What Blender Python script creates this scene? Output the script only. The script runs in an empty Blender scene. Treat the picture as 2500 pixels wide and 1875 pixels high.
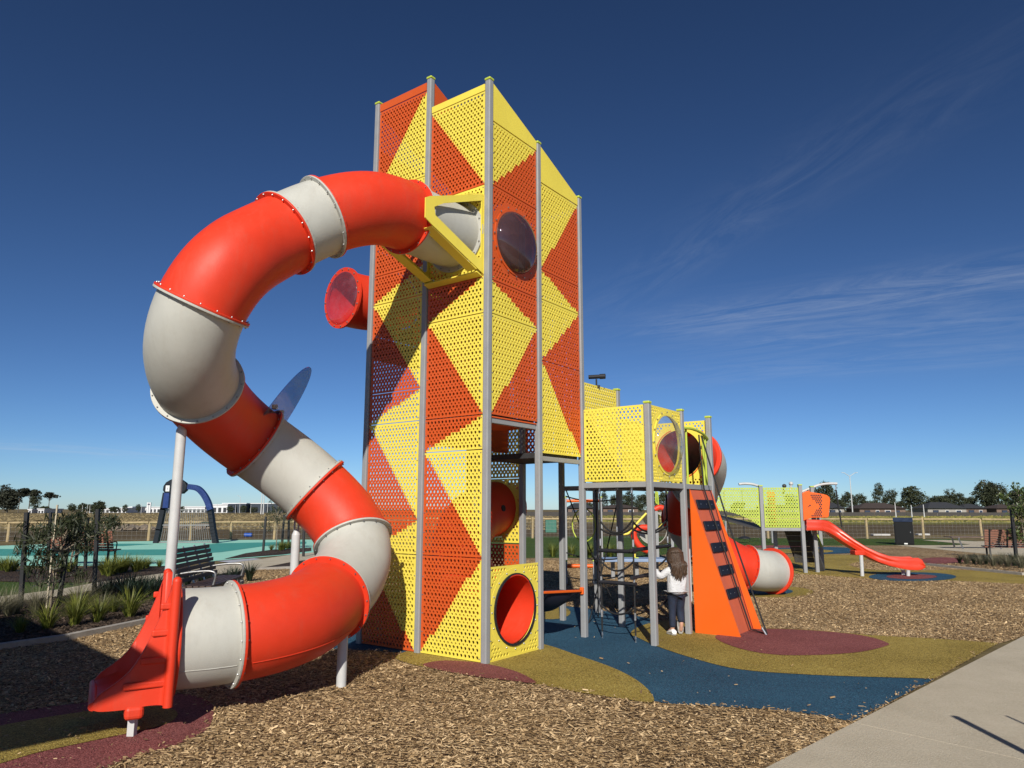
import bpy, math, random
import numpy as np
from mathutils import Vector, Matrix, Euler

R = math.radians
scene = bpy.context.scene
C = bpy.context.collection
random.seed(7); rng = np.random.default_rng(7)

# ------------------------------------------------------------------ camera, sky, sun
PW, PH = 2500.0, 1875.0              # size of the photograph
F, PIT, ROL, EYE = 1752.0, R(9.91), R(.06), 1.65
cam_data = bpy.data.cameras.new('camera'); cam = bpy.data.objects.new('camera', cam_data); C.objects.link(cam)
cam_data.sensor_width = 36.0; cam_data.lens = F / PW * 36.0
cam_data.clip_start = .05; cam_data.clip_end = 5000
cam.location = (0, 0, EYE); cam.rotation_euler = (Matrix.Rotation(math.pi/2 + PIT, 3, 'X') @ Matrix.Rotation(ROL, 3, 'Z')).to_euler()
scene.camera = cam

SUN_EL, SUN_AZ = R(31), R(183)      # sun behind the camera (azimuth from +Y, clockwise)
sun_vec = Vector((math.sin(SUN_AZ)*math.cos(SUN_EL), math.cos(SUN_AZ)*math.cos(SUN_EL), math.sin(SUN_EL)))
sd = bpy.data.lights.new('sun', 'SUN'); sd.energy = 4.9; sd.angle = R(.55); sd.color = (1, .945, .85)
so = bpy.data.objects.new('sun', sd); C.objects.link(so); so.location = (0, -20, 30)
so.rotation_euler = (-sun_vec).to_track_quat('-Z', 'Y').to_euler()

world = bpy.data.worlds.new('World'); scene.world = world; world.use_nodes = True
wn, wl = world.node_tree.nodes, world.node_tree.links
wn.clear()
w_out = wn.new('ShaderNodeOutputWorld'); w_bg = wn.new('ShaderNodeBackground')
sky = wn.new('ShaderNodeTexSky'); sky.sky_type = 'NISHITA'; sky.sun_disc = False
sky.sun_elevation = SUN_EL; sky.sun_rotation = SUN_AZ; sky.altitude = 60; sky.air_density = .7; sky.dust_density = .14; sky.ozone_density = 6.0
w_bg.inputs['Strength'].default_value = .080
def wmath(op, a, b=None, c=None):
    n = wn.new('ShaderNodeMath'); n.operation = op
    for i, v in enumerate((a, b, c)):
        if v is None: continue
        if isinstance(v, (int, float)): n.inputs[i].default_value = v
        else: wl.new(v, n.inputs[i])
    return n.outputs[0]
tc = wn.new('ShaderNodeTexCoord'); sp = wn.new('ShaderNodeSeparateXYZ'); wl.new(tc.outputs['Generated'], sp.inputs[0])
zz = wmath('MAXIMUM', wmath('ADD', sp.outputs[2], .06), .03)
cx = wmath('DIVIDE', sp.outputs[0], zz); cy = wmath('DIVIDE', sp.outputs[1], zz)   # coordinates on the cirrus layer
def streak(x0, y0, x1, y1, width, amp, seed, fs=1.0):
    """a wispy cirrus streak along a line of the cloud layer"""
    L = math.hypot(x1-x0, y1-y0); dx, dy = (x1-x0)/L, (y1-y0)/L
    s = wmath('ADD', wmath('MULTIPLY', cx, dx), wmath('MULTIPLY_ADD', cy, dy, -(x0*dx+y0*dy)))
    t = wmath('ADD', wmath('MULTIPLY', cx, -dy), wmath('MULTIPLY_ADD', cy, dx, (x0*dy-y0*dx)))
    cb = wn.new('ShaderNodeCombineXYZ'); wl.new(wmath('MULTIPLY', s, .55*fs), cb.inputs[0]); wl.new(wmath('MULTIPLY', t, 1.9*fs), cb.inputs[1]); cb.inputs[2].default_value = seed
    no = wn.new('ShaderNodeTexNoise'); no.inputs['Scale'].default_value = 1.6; no.inputs['Detail'].default_value = 12; no.inputs['Roughness'].default_value = .72; no.inputs['Distortion'].default_value = 1.6
    wl.new(cb.outputs[0], no.inputs['Vector'])
    a = wmath('MULTIPLY', wmath('ADD', s, -L/2), 1/(L/2)); b = wmath('MULTIPLY', t, 1/width)
    g = wmath('EXPONENT', wmath('MULTIPLY', wmath('ADD', wmath('POWER', wmath('ABSOLUTE', a), 4), wmath('MULTIPLY', b, b)), -1.3))
    m = wmath('MULTIPLY', wmath('MAXIMUM', wmath('ADD', no.outputs[0], -.40), 0), 2.6)
    return wmath('MULTIPLY', wmath('MULTIPLY', m, g), amp)
STREAKS = []
STREAKS = [streak(.55, 3.2, 2.1, 2.25, .26, .36, 3.1, 1.5), streak(.25, 3.2, 1.0, 1.2, .16, .09, 8.3, 2.2), streak(.8, 3.5, 2.6, 2.6, .30, .22, 6.4, 1.6), streak(.7, 4.2, 3.2, 2.9, .34, .18, 5.7, 1.4), streak(-5.5, 5.4, -3.0, 7.6, .55, .30, 1.9)]
fac = STREAKS[0]
for s_ in STREAKS[1:]: fac = wmath('ADD', fac, s_)
fac = wmath('MINIMUM', fac, .6)
mix = wn.new('ShaderNodeMix'); mix.data_type = 'RGBA'; hs = wn.new('ShaderNodeHueSaturation'); hs.inputs['Hue'].default_value = .497; hs.inputs['Saturation'].default_value = .98; hs.inputs['Value'].default_value = 1.0; v1 = wn.new('ShaderNodeVectorMath'); v1.operation = 'SCALE'; v1.inputs['Scale'].default_value = .1; wl.new(sky.outputs[0], v1.inputs[0])
gm = wn.new('ShaderNodeGamma'); gm.inputs['Gamma'].default_value = 1.3; wl.new(v1.outputs[0], gm.inputs[0])      # the camera's contrast
v2 = wn.new('ShaderNodeVectorMath'); v2.operation = 'SCALE'; v2.inputs['Scale'].default_value = 10; wl.new(gm.outputs[0], v2.inputs[0]); wl.new(v2.outputs[0], hs.inputs['Color']); wl.new(hs.outputs[0], mix.inputs['A']); wl.new(fac, mix.inputs['Factor']); mix.inputs['B'].default_value = (6.0, 6.6, 7.6, 1)
wl.new(mix.outputs['Result'], w_bg.inputs['Color']); wl.new(w_bg.outputs[0], w_out.inputs[0])

scene.view_settings.view_transform = 'Standard'; scene.view_settings.look = 'None'
scene.view_settings.exposure = 0.15; scene.view_settings.gamma = 1.0
scene.render.engine = 'CYCLES'
scene.cycles.max_bounces = 8; scene.cycles.transparent_max_bounces = 16

# ------------------------------------------------------------------ photograph pixel -> direction -> point on a surface
_c, _s, _cr, _sr = math.cos(PIT), math.sin(PIT), math.cos(ROL), math.sin(ROL)
def ray(px, py):
    a, b = px - PW/2, py - PH/2
    a, b = a*_cr + b*_sr, -a*_sr + b*_cr
    x, z = a/F, -b/F
    return Vector((x, _c - z*_s, _s + z*_c))
def gnd(px, py, z=0.0):
    d = ray(px, py); t = (z - EYE)/d.z
    return Vector((d.x*t, d.y*t, z))
def atd(px, py, dep):                 # point at a known distance in front of the camera
    return Vector((0, 0, EYE)) + ray(px, py)*dep
def aty(px, py, y):                   # point on the upright plane at depth y
    d = ray(px, py); return Vector((0, 0, EYE)) + d*(y/d.y)
def lerp(a, b, t): return a + (b - a)*t

# ------------------------------------------------------------------ materials
MATS = {}
def mat(name, col, rough=.5, var=.12, scale=6.0, bump=0.0, bscale=None, metal=0.0, col2=None, spec=.5, detail=6, coat=0.0, ramp=(.35, .65), stretch=None, dirt=0.0):
    if name in MATS: return MATS[name]
    m = bpy.data.materials.new(name); m.use_nodes = True; MATS[name] = m
    n, l = m.node_tree.nodes, m.node_tree.links
    b = n['Principled BSDF']
    b.inputs['Roughness'].default_value = rough; b.inputs['Metallic'].default_value = metal; b.inputs['Specular IOR Level'].default_value = spec
    if coat: b.inputs['Coat Weight'].default_value = coat; b.inputs['Coat Roughness'].default_value = .25
    t = n.new('ShaderNodeTexCoord'); src = t.outputs['Object']
    if stretch:
        mp = n.new('ShaderNodeMapping'); mp.inputs['Scale'].default_value = stretch; l.new(src, mp.inputs[0]); src = mp.outputs[0]
    no = n.new('ShaderNodeTexNoise'); no.inputs['Scale'].default_value = scale; no.inputs['Detail'].default_value = detail; no.inputs['Roughness'].default_value = .65
    l.new(src, no.inputs['Vector'])
    cr = n.new('ShaderNodeValToRGB'); l.new(no.outputs[0], cr.inputs[0])
    c2 = col2 if col2 else tuple(c*(1+var) for c in col)
    c1 = tuple(c*(1-var) for c in col) if not col2 else col
    cr.color_ramp.elements[0].color = (*c1, 1); cr.color_ramp.elements[1].color = (*c2, 1)
    cr.color_ramp.elements[0].position, cr.color_ramp.elements[1].position = ramp
    if dirt:                              # dust and faint run marks
        mp2 = n.new('ShaderNodeMapping'); mp2.inputs['Scale'].default_value = (5, 5, 1.1); l.new(t.outputs['Object'], mp2.inputs[0])
        d1 = n.new('ShaderNodeTexNoise'); d1.inputs['Scale'].default_value = 1.7; d1.inputs['Detail'].default_value = 10; d1.inputs['Roughness'].default_value = .75; l.new(mp2.outputs[0], d1.inputs['Vector'])
        dr_ = n.new('ShaderNodeMapRange'); l.new(d1.outputs[0], dr_.inputs[0]); dr_.inputs[1].default_value = .50; dr_.inputs[2].default_value = .78; dr_.inputs[3].default_value = 0; dr_.inputs[4].default_value = dirt
        dm = n.new('ShaderNodeMix'); dm.data_type = 'RGBA'; l.new(dr_.outputs[0], dm.inputs['Factor']); l.new(cr.outputs[0], dm.inputs['A']); dm.inputs['B'].default_value = (.22, .17, .12, 1); l.new(dm.outputs['Result'], b.inputs['Base Color'])
    else: l.new(cr.outputs[0], b.inputs['Base Color'])
    mr = n.new('ShaderNodeMapRange'); l.new(no.outputs[0], mr.inputs[0]); mr.inputs[1].default_value = .3; mr.inputs[2].default_value = .7
    mr.inputs[3].default_value = max(.02, rough-.08); mr.inputs[4].default_value = min(1, rough+.1); l.new(mr.outputs[0], b.inputs['Roughness'])
    if bump:
        nb = n.new('ShaderNodeTexNoise'); nb.inputs['Scale'].default_value = bscale or scale*4; nb.inputs['Detail'].default_value = 4; l.new(src, nb.inputs['Vector'])
        bp = n.new('ShaderNodeBump'); bp.inputs['Strength'].default_value = bump; bp.inputs['Distance'].default_value = .02; l.new(nb.outputs[0], bp.inputs['Height']); l.new(bp.outputs[0], b.inputs['Normal'])
    return m
def leafmat(name, c1, c2, rough=.55, trans=.25):
    if name in MATS: return MATS[name]
    m = bpy.data.materials.new(name); m.use_nodes = True; MATS[name] = m
    n, l = m.node_tree.nodes, m.node_tree.links
    b = n['Principled BSDF']; b.inputs['Roughness'].default_value = rough
    a = n.new('ShaderNodeAttribute'); a.attribute_name = 'tone'
    cr = n.new('ShaderNodeValToRGB'); cr.color_ramp.elements[0].color = (*c1, 1); cr.color_ramp.elements[1].color = (*c2, 1)
    l.new(a.outputs['Fac'], cr.inputs[0]); l.new(cr.outputs[0], b.inputs['Base Color'])
    if trans:
        tr = n.new('ShaderNodeBsdfTranslucent'); l.new(cr.outputs[0], tr.inputs[0]); mx = n.new('ShaderNodeMixShader'); mx.inputs[0].default_value = trans
        l.new(b.outputs[0], mx.inputs[1]); l.new(tr.outputs[0], mx.inputs[2]); l.new(mx.outputs[0], n['Material Output'].inputs[0])
    return m
def clearmat(name, tint, alpha, rough=.04):
    """tinted clear acrylic: partly transparent, glossy surface"""
    if name in MATS: return MATS[name]
    m = bpy.data.materials.new(name); m.use_nodes = True; MATS[name] = m
    n, l = m.node_tree.nodes, m.node_tree.links
    n.remove(n['Principled BSDF'])
    tp = n.new('ShaderNodeBsdfTransparent'); tp.inputs[0].default_value = (*tint, 1)
    gl = n.new('ShaderNodeBsdfGlossy'); gl.inputs['Roughness'].default_value = rough; gl.inputs[0].default_value = (.9, .9, .95, 1)
    df = n.new('ShaderNodeBsdfDiffuse'); df.inputs[0].default_value = (tint[0]*.5, tint[1]*.5, tint[2]*.5, 1)
    lw0 = n.new('ShaderNodeLayerWeight'); lw0.inputs[0].default_value = .5; pw = n.new('ShaderNodeMath'); pw.operation = 'POWER'; l.new(lw0.outputs['Facing'], pw.inputs[0]); pw.inputs[1].default_value = 3.5; lw = n.new('ShaderNodeMath'); lw.operation = 'MULTIPLY_ADD'; l.new(pw.outputs[0], lw.inputs[0]); lw.inputs[1].default_value = .45; lw.inputs[2].default_value = .05
    t = n.new('ShaderNodeTexCoord'); no = n.new('ShaderNodeTexNoise'); no.inputs['Scale'].default_value = 9; no.inputs['Detail'].default_value = 8; l.new(t.outputs['Object'], no.inputs['Vector'])
    mr = n.new('ShaderNodeMapRange'); l.new(no.outputs[0], mr.inputs[0]); mr.inputs[1].default_value = .45; mr.inputs[2].default_value = .8; mr.inputs[3].default_value = alpha; mr.inputs[4].default_value = alpha+.12
    m1 = n.new('ShaderNodeMixShader'); l.new(mr.outputs[0], m1.inputs[0]); l.new(tp.outputs[0], m1.inputs[1]); l.new(df.outputs[0], m1.inputs[2])
    m2 = n.new('ShaderNodeMixShader'); l.new(lw.outputs[0], m2.inputs[0]); l.new(m1.outputs[0], m2.inputs[1]); l.new(gl.outputs[0], m2.inputs[2])
    l.new(m2.outputs[0], n['Material Output'].inputs[0])
    return m

YEL, ORG = (.80, .655, .085), (.58, .088, .014)
M = dict(
 yellow=mat('yellow sheet', YEL, .45, .03, 1.2, .03, 60, dirt=.10), orange=mat('orange sheet', ORG, .45, .04, 1.2, .03, 60, dirt=.10),
 red=mat('moulded red plastic', (.64, .040, .013), .50, .07, 1.6, .05, 90, spec=.35, dirt=.16), white=mat('moulded pale grey plastic', (.45, .445, .40), .50, .06, 1.6, .05, 90, spec=.4, dirt=.22),
 post=mat('grey powder coat', (.27, .275, .28), .40, .05, 5), cap=mat('lime cap', (.44, .54, .06), .45, .05),
 lime=mat('lime sheet', (.40, .49, .055), .45, .05), brightorange=mat('bright orange sheet', (.74, .115, .008), .45, .025, 1.0),
 salmon=mat('faded red ramp sheet', (.52, .105, .045), .5, .06, 5), rubberblack=mat('black rubber', (.012, .013, .018), .6, .1), navy=mat('dark navy grip', (.008, .011, .022), .65, .1, spec=.25),
 boltm=mat('dull bolt steel', (.30, .30, .30), .4, .2, 30, metal=.8), steel=mat('galvanised steel', (.55, .56, .57), .35, .1, 14, metal=.9), pipe=mat('pale grey pipe', (.50, .50, .49), .4, .05), deck=mat('dark deck', (.03, .03, .032), .6, .15),
 rope=mat('black rope', (.010, .010, .011), .7, .2, 60, .3, 200), dark=mat('charcoal timber look', (.045, .043, .040), .6, .2),
 clear=clearmat('clear bubble', (.80, .80, .82), .10), smoke=clearmat('dusty clear bubble', (.30, .17, .19), .30), pinkclear=clearmat('pink clear bubble', (.92, .50, .62), .10), bluetint=clearmat('blue tinted acrylic', (.56, .66, .80), .16),
)

# ------------------------------------------------------------------ mesh helpers
def new_obj(name, verts, faces, m=None, parent=None, loc=None, rot=None, smooth=None, tone=None):
    me = bpy.data.meshes.new(name)
    if isinstance(verts, np.ndarray) and isinstance(faces, np.ndarray):
        k = faces.shape[1]; me.vertices.add(len(verts)); me.vertices.foreach_set('co', verts.astype(np.float32).ravel())
        me.loops.add(faces.size); me.loops.foreach_set('vertex_index', faces.astype(np.int32).ravel())
        me.polygons.add(len(faces)); me.polygons.foreach_set('loop_start', np.arange(0, faces.size, k, dtype=np.int32)); me.polygons.foreach_set('loop_total', np.full(len(faces), k, dtype=np.int32))
        me.update(calc_edges=True)
    else:
        me.from_pydata([tuple(v) for v in verts], [], faces)
    if m is not None: me.materials.append(m)
    if tone is not None:
        at = me.attributes.new('tone', 'FLOAT', 'FACE'); at.data.foreach_set('value', np.asarray(tone, dtype=np.float32))
    if smooth is not None:
        me.polygons.foreach_set('use_smooth', [True]*len(me.polygons))
        if smooth < 180: me.set_sharp_from_angle(angle=R(smooth))
    o = bpy.data.objects.new(name, me); C.objects.link(o)
    if parent is not None: o.parent = parent
    if loc is not None: o.location = loc
    if rot is not None: o.rotation_euler = rot
    return o
def tag(o, label=None, cat=None, group=None, kind=None):
    if label: o['label'] = label
    if cat: o['category'] = cat
    if group: o['group'] = group
    if kind: o['kind'] = kind
    return o
def thing(name, label, cat, loc=(0, 0, 0), rz=0.0, group=None):
    o = bpy.data.objects.new(name, None); C.objects.link(o); o.location = loc; o.rotation_euler = (0, 0, rz); o.empty_display_size = .1
    return tag(o, label, cat, group)
def copy_tree(o, loc=None, rz=None, label=None, parent=None, scale=None):
    kids = list(o.children)
    c = o.copy(); C.objects.link(c); c.parent = parent
    if loc is not None: c.location = loc
    if rz is not None: c.rotation_euler = (c.rotation_euler[0], c.rotation_euler[1], rz)
    if scale is not None: c.scale = scale
    if label: c['label'] = label
    for k in kids: copy_tree(k, parent=c)
    return c

def frames(path):
    """parallel-transport frames along a polyline"""
    P = [Vector(p) for p in path]; n = len(P); T = []
    for i in range(n):
        a, b = P[max(i-1, 0)], P[min(i+1, n-1)]; T.append((b-a).normalized())
    up = Vector((0, 0, 1)) if abs(T[0].z) < .9 else Vector((1, 0, 0))
    N = [(up - T[0]*up.dot(T[0])).normalized()]
    for i in range(1, n):
        v = N[-1] - T[i]*N[-1].dot(T[i]); N.append(v.normalized())
    return P, T, N, [T[i].cross(N[i]) for i in range(n)]
def catmull(pts, per=8, closed=False):
    P = [Vector(p) for p in pts]; out = []; n = len(P)
    for i in range(n-1 if not closed else n):
        g = lambda k: P[k % n] if closed else P[min(max(k, 0), n-1)]
        p0, p1, p2, p3 = g(i-1), g(i), g(i+1), g(i+2)
        for j in range(per):
            t = j/per
            out.append(.5*((2*p1) + (p2-p0)*t + (2*p0-5*p1+4*p2-p3)*t*t + (3*p1-p0-3*p2+p3)*t**3))
    if not closed: out.append(P[-1])
    return out
class MB:
    def __init__(s): s.v = []; s.f = []
    def add(s, v, f):
        o = len(s.v); s.v += [tuple(x) for x in v]; s.f += [tuple(i+o for i in q) for q in f]; return s
    def box(s, c, d, rz=0.0, M3=None):
        c = Vector(c); h = Vector(d)/2; rot = M3 or Matrix.Rotation(rz, 3, 'Z')
        v = [c + rot @ Vector((sx*h.x, sy*h.y, sz*h.z)) for sz in (-1, 1) for sy in (-1, 1) for sx in (-1, 1)]
        return s.add(v, [(0, 2, 3, 1), (4, 5, 7, 6), (0, 1, 5, 4), (2, 6, 7, 3), (0, 4, 6, 2), (1, 3, 7, 5)])
    def bar(s, p0, p1, w, h=None, up=(0, 0, 1)):
        p0, p1 = Vector(p0), Vector(p1); t = p1-p0; L = t.length; t.normalize(); up = Vector(up)
        if abs(t.dot(up)) > .98: up = Vector((0, 1, 0)) if abs(t.y) < .9 else Vector((1, 0, 0))
        y = up.cross(t).normalized(); z = t.cross(y); m3 = Matrix((t, y, z)).transposed()
        return s.box((p0+p1)/2, (L, w, h or w), M3=m3)
    def tube(s, path, r, n=10, caps=True, closed=False):
        P, T, N, B = frames(path); rr = r if isinstance(r, (list, tuple)) else [r]*len(P); v = []; f = []
        for i, p in enumerate(P):
            for k in range(n):
                a = 2*math.pi*k/n; v.append(p + (N[i]*math.cos(a) + B[i]*math.sin(a))*rr[i])
        m = len(P)
        for i in range(m-1 if not closed else m):
            j = (i+1) % m
            for k in range(n): f.append((i*n+k, j*n+k, j*n+(k+1) % n, i*n+(k+1) % n)[::-1])
        if caps and not closed: f.append(tuple(range(n))); f.append(tuple(range((m-1)*n, m*n))[::-1])
        return s.add(v, f)
    def cyl(s, p0, p1, r, n=12, r1=None): return s.tube([p0, p1], [r, r if r1 is None else r1], n)
    def lathe(s, prof, n=24, M4=None, a0=0.0, a1=2*math.pi):
        full = abs(a1-a0-2*math.pi) < 1e-6; cnt = n if full else n+1; v = []; f = []
        for k in range(cnt):
            a = a0 + (a1-a0)*k/n
            for r_, z in prof: v.append(Vector((r_*math.cos(a), r_*math.sin(a), z)))
        m = len(prof)
        for k in range(n):
            j = (k+1) % cnt
            for i in range(m-1): f.append((k*m+i, j*m+i, j*m+i+1, k*m+i+1))
        if M4: v = [M4 @ q for q in v]
        return s.add(v, f)
    def prism(s, poly, z0, z1):
        n = len(poly); v = [(p[0], p[1], z0) for p in poly] + [(p[0], p[1], z1) for p in poly]
        return s.add(v, [tuple(range(n))[::-1], tuple(range(n, 2*n))] + [(i, (i+1) % n, (i+1) % n+n, i+n) for i in range(n)])
    def plate(s, pts, th):
        """solid plate from a planar 3-D outline, thickness th split both ways"""
        P = [Vector(p) for p in pts]; nn = Vector((0, 0, 0))
        for i in range(len(P)): nn += P[i].cross(P[(i+1) % len(P)])
        nn.normalize(); n = len(P); v = [p - nn*th/2 for p in P] + [p + nn*th/2 for p in P]
        return s.add(v, [tuple(range(n))[::-1], tuple(range(n, 2*n))] + [(i, (i+1) % n, (i+1) % n+n, i+n) for i in range(n)])
    def build(s, name, m, parent=None, loc=None, rot=None, smooth=None, bevel=0.0, bseg=2):
        o = new_obj(name, s.v, s.f, m, parent, loc, rot, smooth)
        if bevel:
            b = o.modifiers.new('bevel', 'BEVEL'); b.width = bevel; b.segments = bseg; b.limit_method = 'ANGLE'; b.angle_limit = R(40)
        return o
def axis_matrix(p, t, up=(0, 0, 1)):
    t = Vector(t).normalized(); up = Vector(up)
    if abs(t.dot(up)) > .97: up = Vector((0, 1, 0))
    x = up.cross(t).normalized(); y = t.cross(x)
    m = Matrix((x, y, t)).transposed().to_4x4(); m.translation = Vector(p); return m
def ring(mb, p, t, r0, r1, th, n=40):
    """flat washer (flange) around axis t"""
    return mb.lathe([(r0, -th/2), (r1, -th/2), (r1, th/2), (r0, th/2), (r0, -th/2)], n, axis_matrix(p, t))
def bolts(mb, p, t, rad, cnt, off, r=.011, h=.014, ph=0.0):
    m4 = axis_matrix(p, t)
    for k in range(cnt):
        a = ph + 2*math.pi*k/cnt; c = Vector((rad*math.cos(a), rad*math.sin(a), off))
        s = 1 if off >= 0 else -1
        mb.lathe([(0.0001, s*h), (r*.6, s*h*.85), (r, s*h*.3), (r, 0)][::s], 6, m4 @ Matrix.Translation(c))
    return mb
# ------------------------------------------------------------------ ground, surfaces
def granmat(name, cols, scale, bump=.5, rough=.85, big=.5, dist=.01):
    """granular surface: cell-coloured grains with relief (rubber granules, mulch, gravel)"""
    m = bpy.data.materials.new(name); m.use_nodes = True; MATS[name] = m
    n, l = m.node_tree.nodes, m.node_tree.links; b = n['Principled BSDF']; b.inputs['Roughness'].default_value = rough; b.inputs['Specular IOR Level'].default_value = .25
    g = n.new('ShaderNodeNewGeometry'); vo = n.new('ShaderNodeTexVoronoi'); vo.inputs['Scale'].default_value = scale; l.new(g.outputs['Position'], vo.inputs['Vector'])
    sep = n.new('ShaderNodeSeparateColor'); l.new(vo.outputs['Color'], sep.inputs[0])
    no = n.new('ShaderNodeTexNoise'); no.inputs['Scale'].default_value = big; no.inputs['Detail'].default_value = 5; l.new(g.outputs['Position'], no.inputs['Vector'])
    ad = n.new('ShaderNodeMath'); ad.operation = 'MULTIPLY_ADD'; l.new(no.outputs[0], ad.inputs[0]); ad.inputs[1].default_value = .8; ad.inputs[2].default_value = -.4
    a2 = n.new('ShaderNodeMath'); a2.operation = 'ADD'; l.new(ad.outputs[0], a2.inputs[0]); l.new(sep.outputs[0], a2.inputs[1])
    cr = n.new('ShaderNodeValToRGB'); l.new(a2.outputs[0], cr.inputs[0]); e = cr.color_ramp.elements
    e[0].color = (*cols[0], 1); e[1].color = (*cols[-1], 1)
    for i, c in enumerate(cols[1:-1]): q = e.new((i+1)/(len(cols)-1)); q.color = (*c, 1)
    l.new(cr.outputs[0], b.inputs['Base Color'])
    bp = n.new('ShaderNodeBump'); bp.inputs['Strength'].default_value = bump; bp.inputs['Distance'].default_value = dist; l.new(vo.outputs['Distance'], bp.inputs['Height']); bp.invert = True; l.new(bp.outputs[0], b.inputs['Normal'])
    return m
def fieldmat(name, cols, s1, s2, bump=.6, bs=3.0):
    m = bpy.data.materials.new(name); m.use_nodes = True; MATS[name] = m
    n, l = m.node_tree.nodes, m.node_tree.links; b = n['Principled BSDF']; b.inputs['Roughness'].default_value = .95; b.inputs['Specular IOR Level'].default_value = .1
    g = n.new('ShaderNodeNewGeometry'); a = n.new('ShaderNodeTexNoise'); a.inputs['Scale'].default_value = s1; a.inputs['Detail'].default_value = 10; a.inputs['Roughness'].default_value = .7
    c = n.new('ShaderNodeTexNoise'); c.inputs['Scale'].default_value = s2; c.inputs['Detail'].default_value = 6
    for q in (a, c): l.new(g.outputs['Position'], q.inputs['Vector'])
    mx = n.new('ShaderNodeMath'); mx.operation = 'MULTIPLY_ADD'; l.new(a.outputs[0], mx.inputs[0]); mx.inputs[1].default_value = .6; 
    m2 = n.new('ShaderNodeMath'); m2.operation = 'MULTIPLY'; l.new(c.outputs[0], m2.inputs[0]); m2.inputs[1].default_value = .4; l.new(m2.outputs[0], mx.inputs[2])
    cr = n.new('ShaderNodeValToRGB'); l.new(mx.outputs[0], cr.inputs[0]); e = cr.color_ramp.elements
    e[0].position = .3; e[1].position = .72; e[0].color = (*cols[0], 1); e[1].color = (*cols[-1], 1)
    for i, k in enumerate(cols[1:-1]): q = e.new(.3+.42*(i+1)/(len(cols)-1)); q.color = (*k, 1)
    l.new(cr.outputs[0], b.inputs['Base Color'])
    nb = n.new('ShaderNodeTexNoise'); nb.inputs['Scale'].default_value = bs; nb.inputs['Detail'].default_value = 8; l.new(g.outputs['Position'], nb.inputs['Vector'])
    bp = n.new('ShaderNodeBump'); bp.inputs['Strength'].default_value = bump; bp.inputs['Distance'].default_value = .1; l.new(nb.outputs[0], bp.inputs['Height']); l.new(bp.outputs[0], b.inputs['Normal'])
    return m
M['field'] = fieldmat('dry grass field', [(.075, .060, .030), (.16, .125, .062), (.25, .195, .105)], .05, 1.3)
M['soil'] = fieldmat('turned brown soil', [(.050, .036, .020), (.100, .074, .040), (.15, .118, .062)], .25, 2.5)
M['weeds'] = fieldmat('weedy paddock', [(.075, .085, .025), (.15, .14, .04), (.24, .20, .06)], .08, 1.2)
M['lawn'] = fieldmat('mown lawn', [(.045, .080, .018), (.075, .120, .030), (.11, .155, .045)], .6, 12, .8, 60)
M['chips'] = granmat('wood chip surface', [(.07, .04, .018), (.22, .14, .065), (.36, .245, .125), (.60, .44, .25)], 30, 1.0, .9, .6, .04)
M['bluer'] = granmat('blue rubber granules', [(.009, .033, .060), (.019, .070, .122), (.042, .125, .20)], 125, .8, .85, .8, .006)
M['ochre'] = granmat('ochre rubber granules', [(.10, .070, .012), (.27, .19, .034), (.47, .36, .095)], 125, .8, .85, .8, .006)
M['maroon'] = granmat('maroon rubber granules', [(.09, .022, .020), (.20, .055, .052), (.32, .115, .105)], 125, .8, .85, .8, .006)
M['bark'] = granmat('dark bark mulch', [(.010, .006, .004), (.030, .018, .012), (.060, .038, .026), (.12, .085, .062)], 40, 1.0, .9, .9, .03)
M['concrete'] = fieldmat('brushed concrete', [(.36, .315, .235), (.46, .405, .31), (.54, .48, .375)], 1.3, 45, .25, 90)
M['mint'] = mat('mint court paint', (.30, .62, .50), .75, .05, 1.5); M['teal'] = mat('teal court paint', (.045, .28, .24), .75, .06, 1.5); M['lilac'] = mat('lilac grey paint', (.38, .39, .43), .75, .05, 1.5)
M['marking'] = mat('white marking', (.75, .75, .72), .7, .05)

def sheet(name, pts, z, m, kind='structure'):
    v = [(p[0], p[1], z) for p in pts]
    a = sum(v[i][0]*v[(i+1) % len(v)][1]-v[(i+1) % len(v)][0]*v[i][1] for i in range(len(v)))
    if a < 0: v = v[::-1]
    return tag(new_obj(name, v, [tuple(range(len(v)))], m), kind=kind)
def P(*pts): return [gnd(x, y) for x, y in pts]
def smooth_poly(pts, per=6): return catmull([(p[0], p[1], 0) for p in pts], per, True)
def ell(cx, cy, rx, ry, n=36): return [gnd(cx+rx*math.cos(2*math.pi*k/n), cy+ry*math.sin(2*math.pi*k/n)) for k in range(n)]

sheet('ground', [(-3000, -400), (3000, -400), (3000, 4000), (-3000, 4000)], 0, M['field'])
EDGE = P((2500, 1557), (1887, 1875)); ed = (EDGE[1]-EDGE[0]).normalized()
near_edge = EDGE[1] + ed*6.5
chips_poly = P((0, 1588), (160, 1565), (355, 1524), (480, 1480), (590, 1425), (601, 1394), (714, 1390), (1000, 1375), (1300, 1363), (1560, 1363), (1700, 1345), (1850, 1334), (2185, 1332), (2415, 1354)) + [Vector((20, 26, 0)), Vector((16, 21, 0)), Vector((13.5, 16, 0)), Vector((9, 11.5, 0))] + P((2500, 1557), (2436, 1574), (2283, 1661), (1887, 1875)) + [near_edge, Vector((-9, -2, 0)), Vector((-10, 3, 0))]
soil_left = P((-300, 1325), (-100, 1322), (271, 1319), (533, 1315), (800, 1314), (1200, 1311), (1200, 1293), (800, 1291), (377, 1295), (0, 1300), (-300, 1302))
sheet('soil_bank', soil_left, .004, M['soil'])
sheet('soil_bank', P((1200, 1311), (1560, 1309), (1850, 1312), (2100, 1310), (2300, 1306), (2600, 1302), (2700, 1285), (2500, 1280), (2000, 1281), (1560, 1279), (1200, 1284)), .0045, M['soil'])
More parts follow.
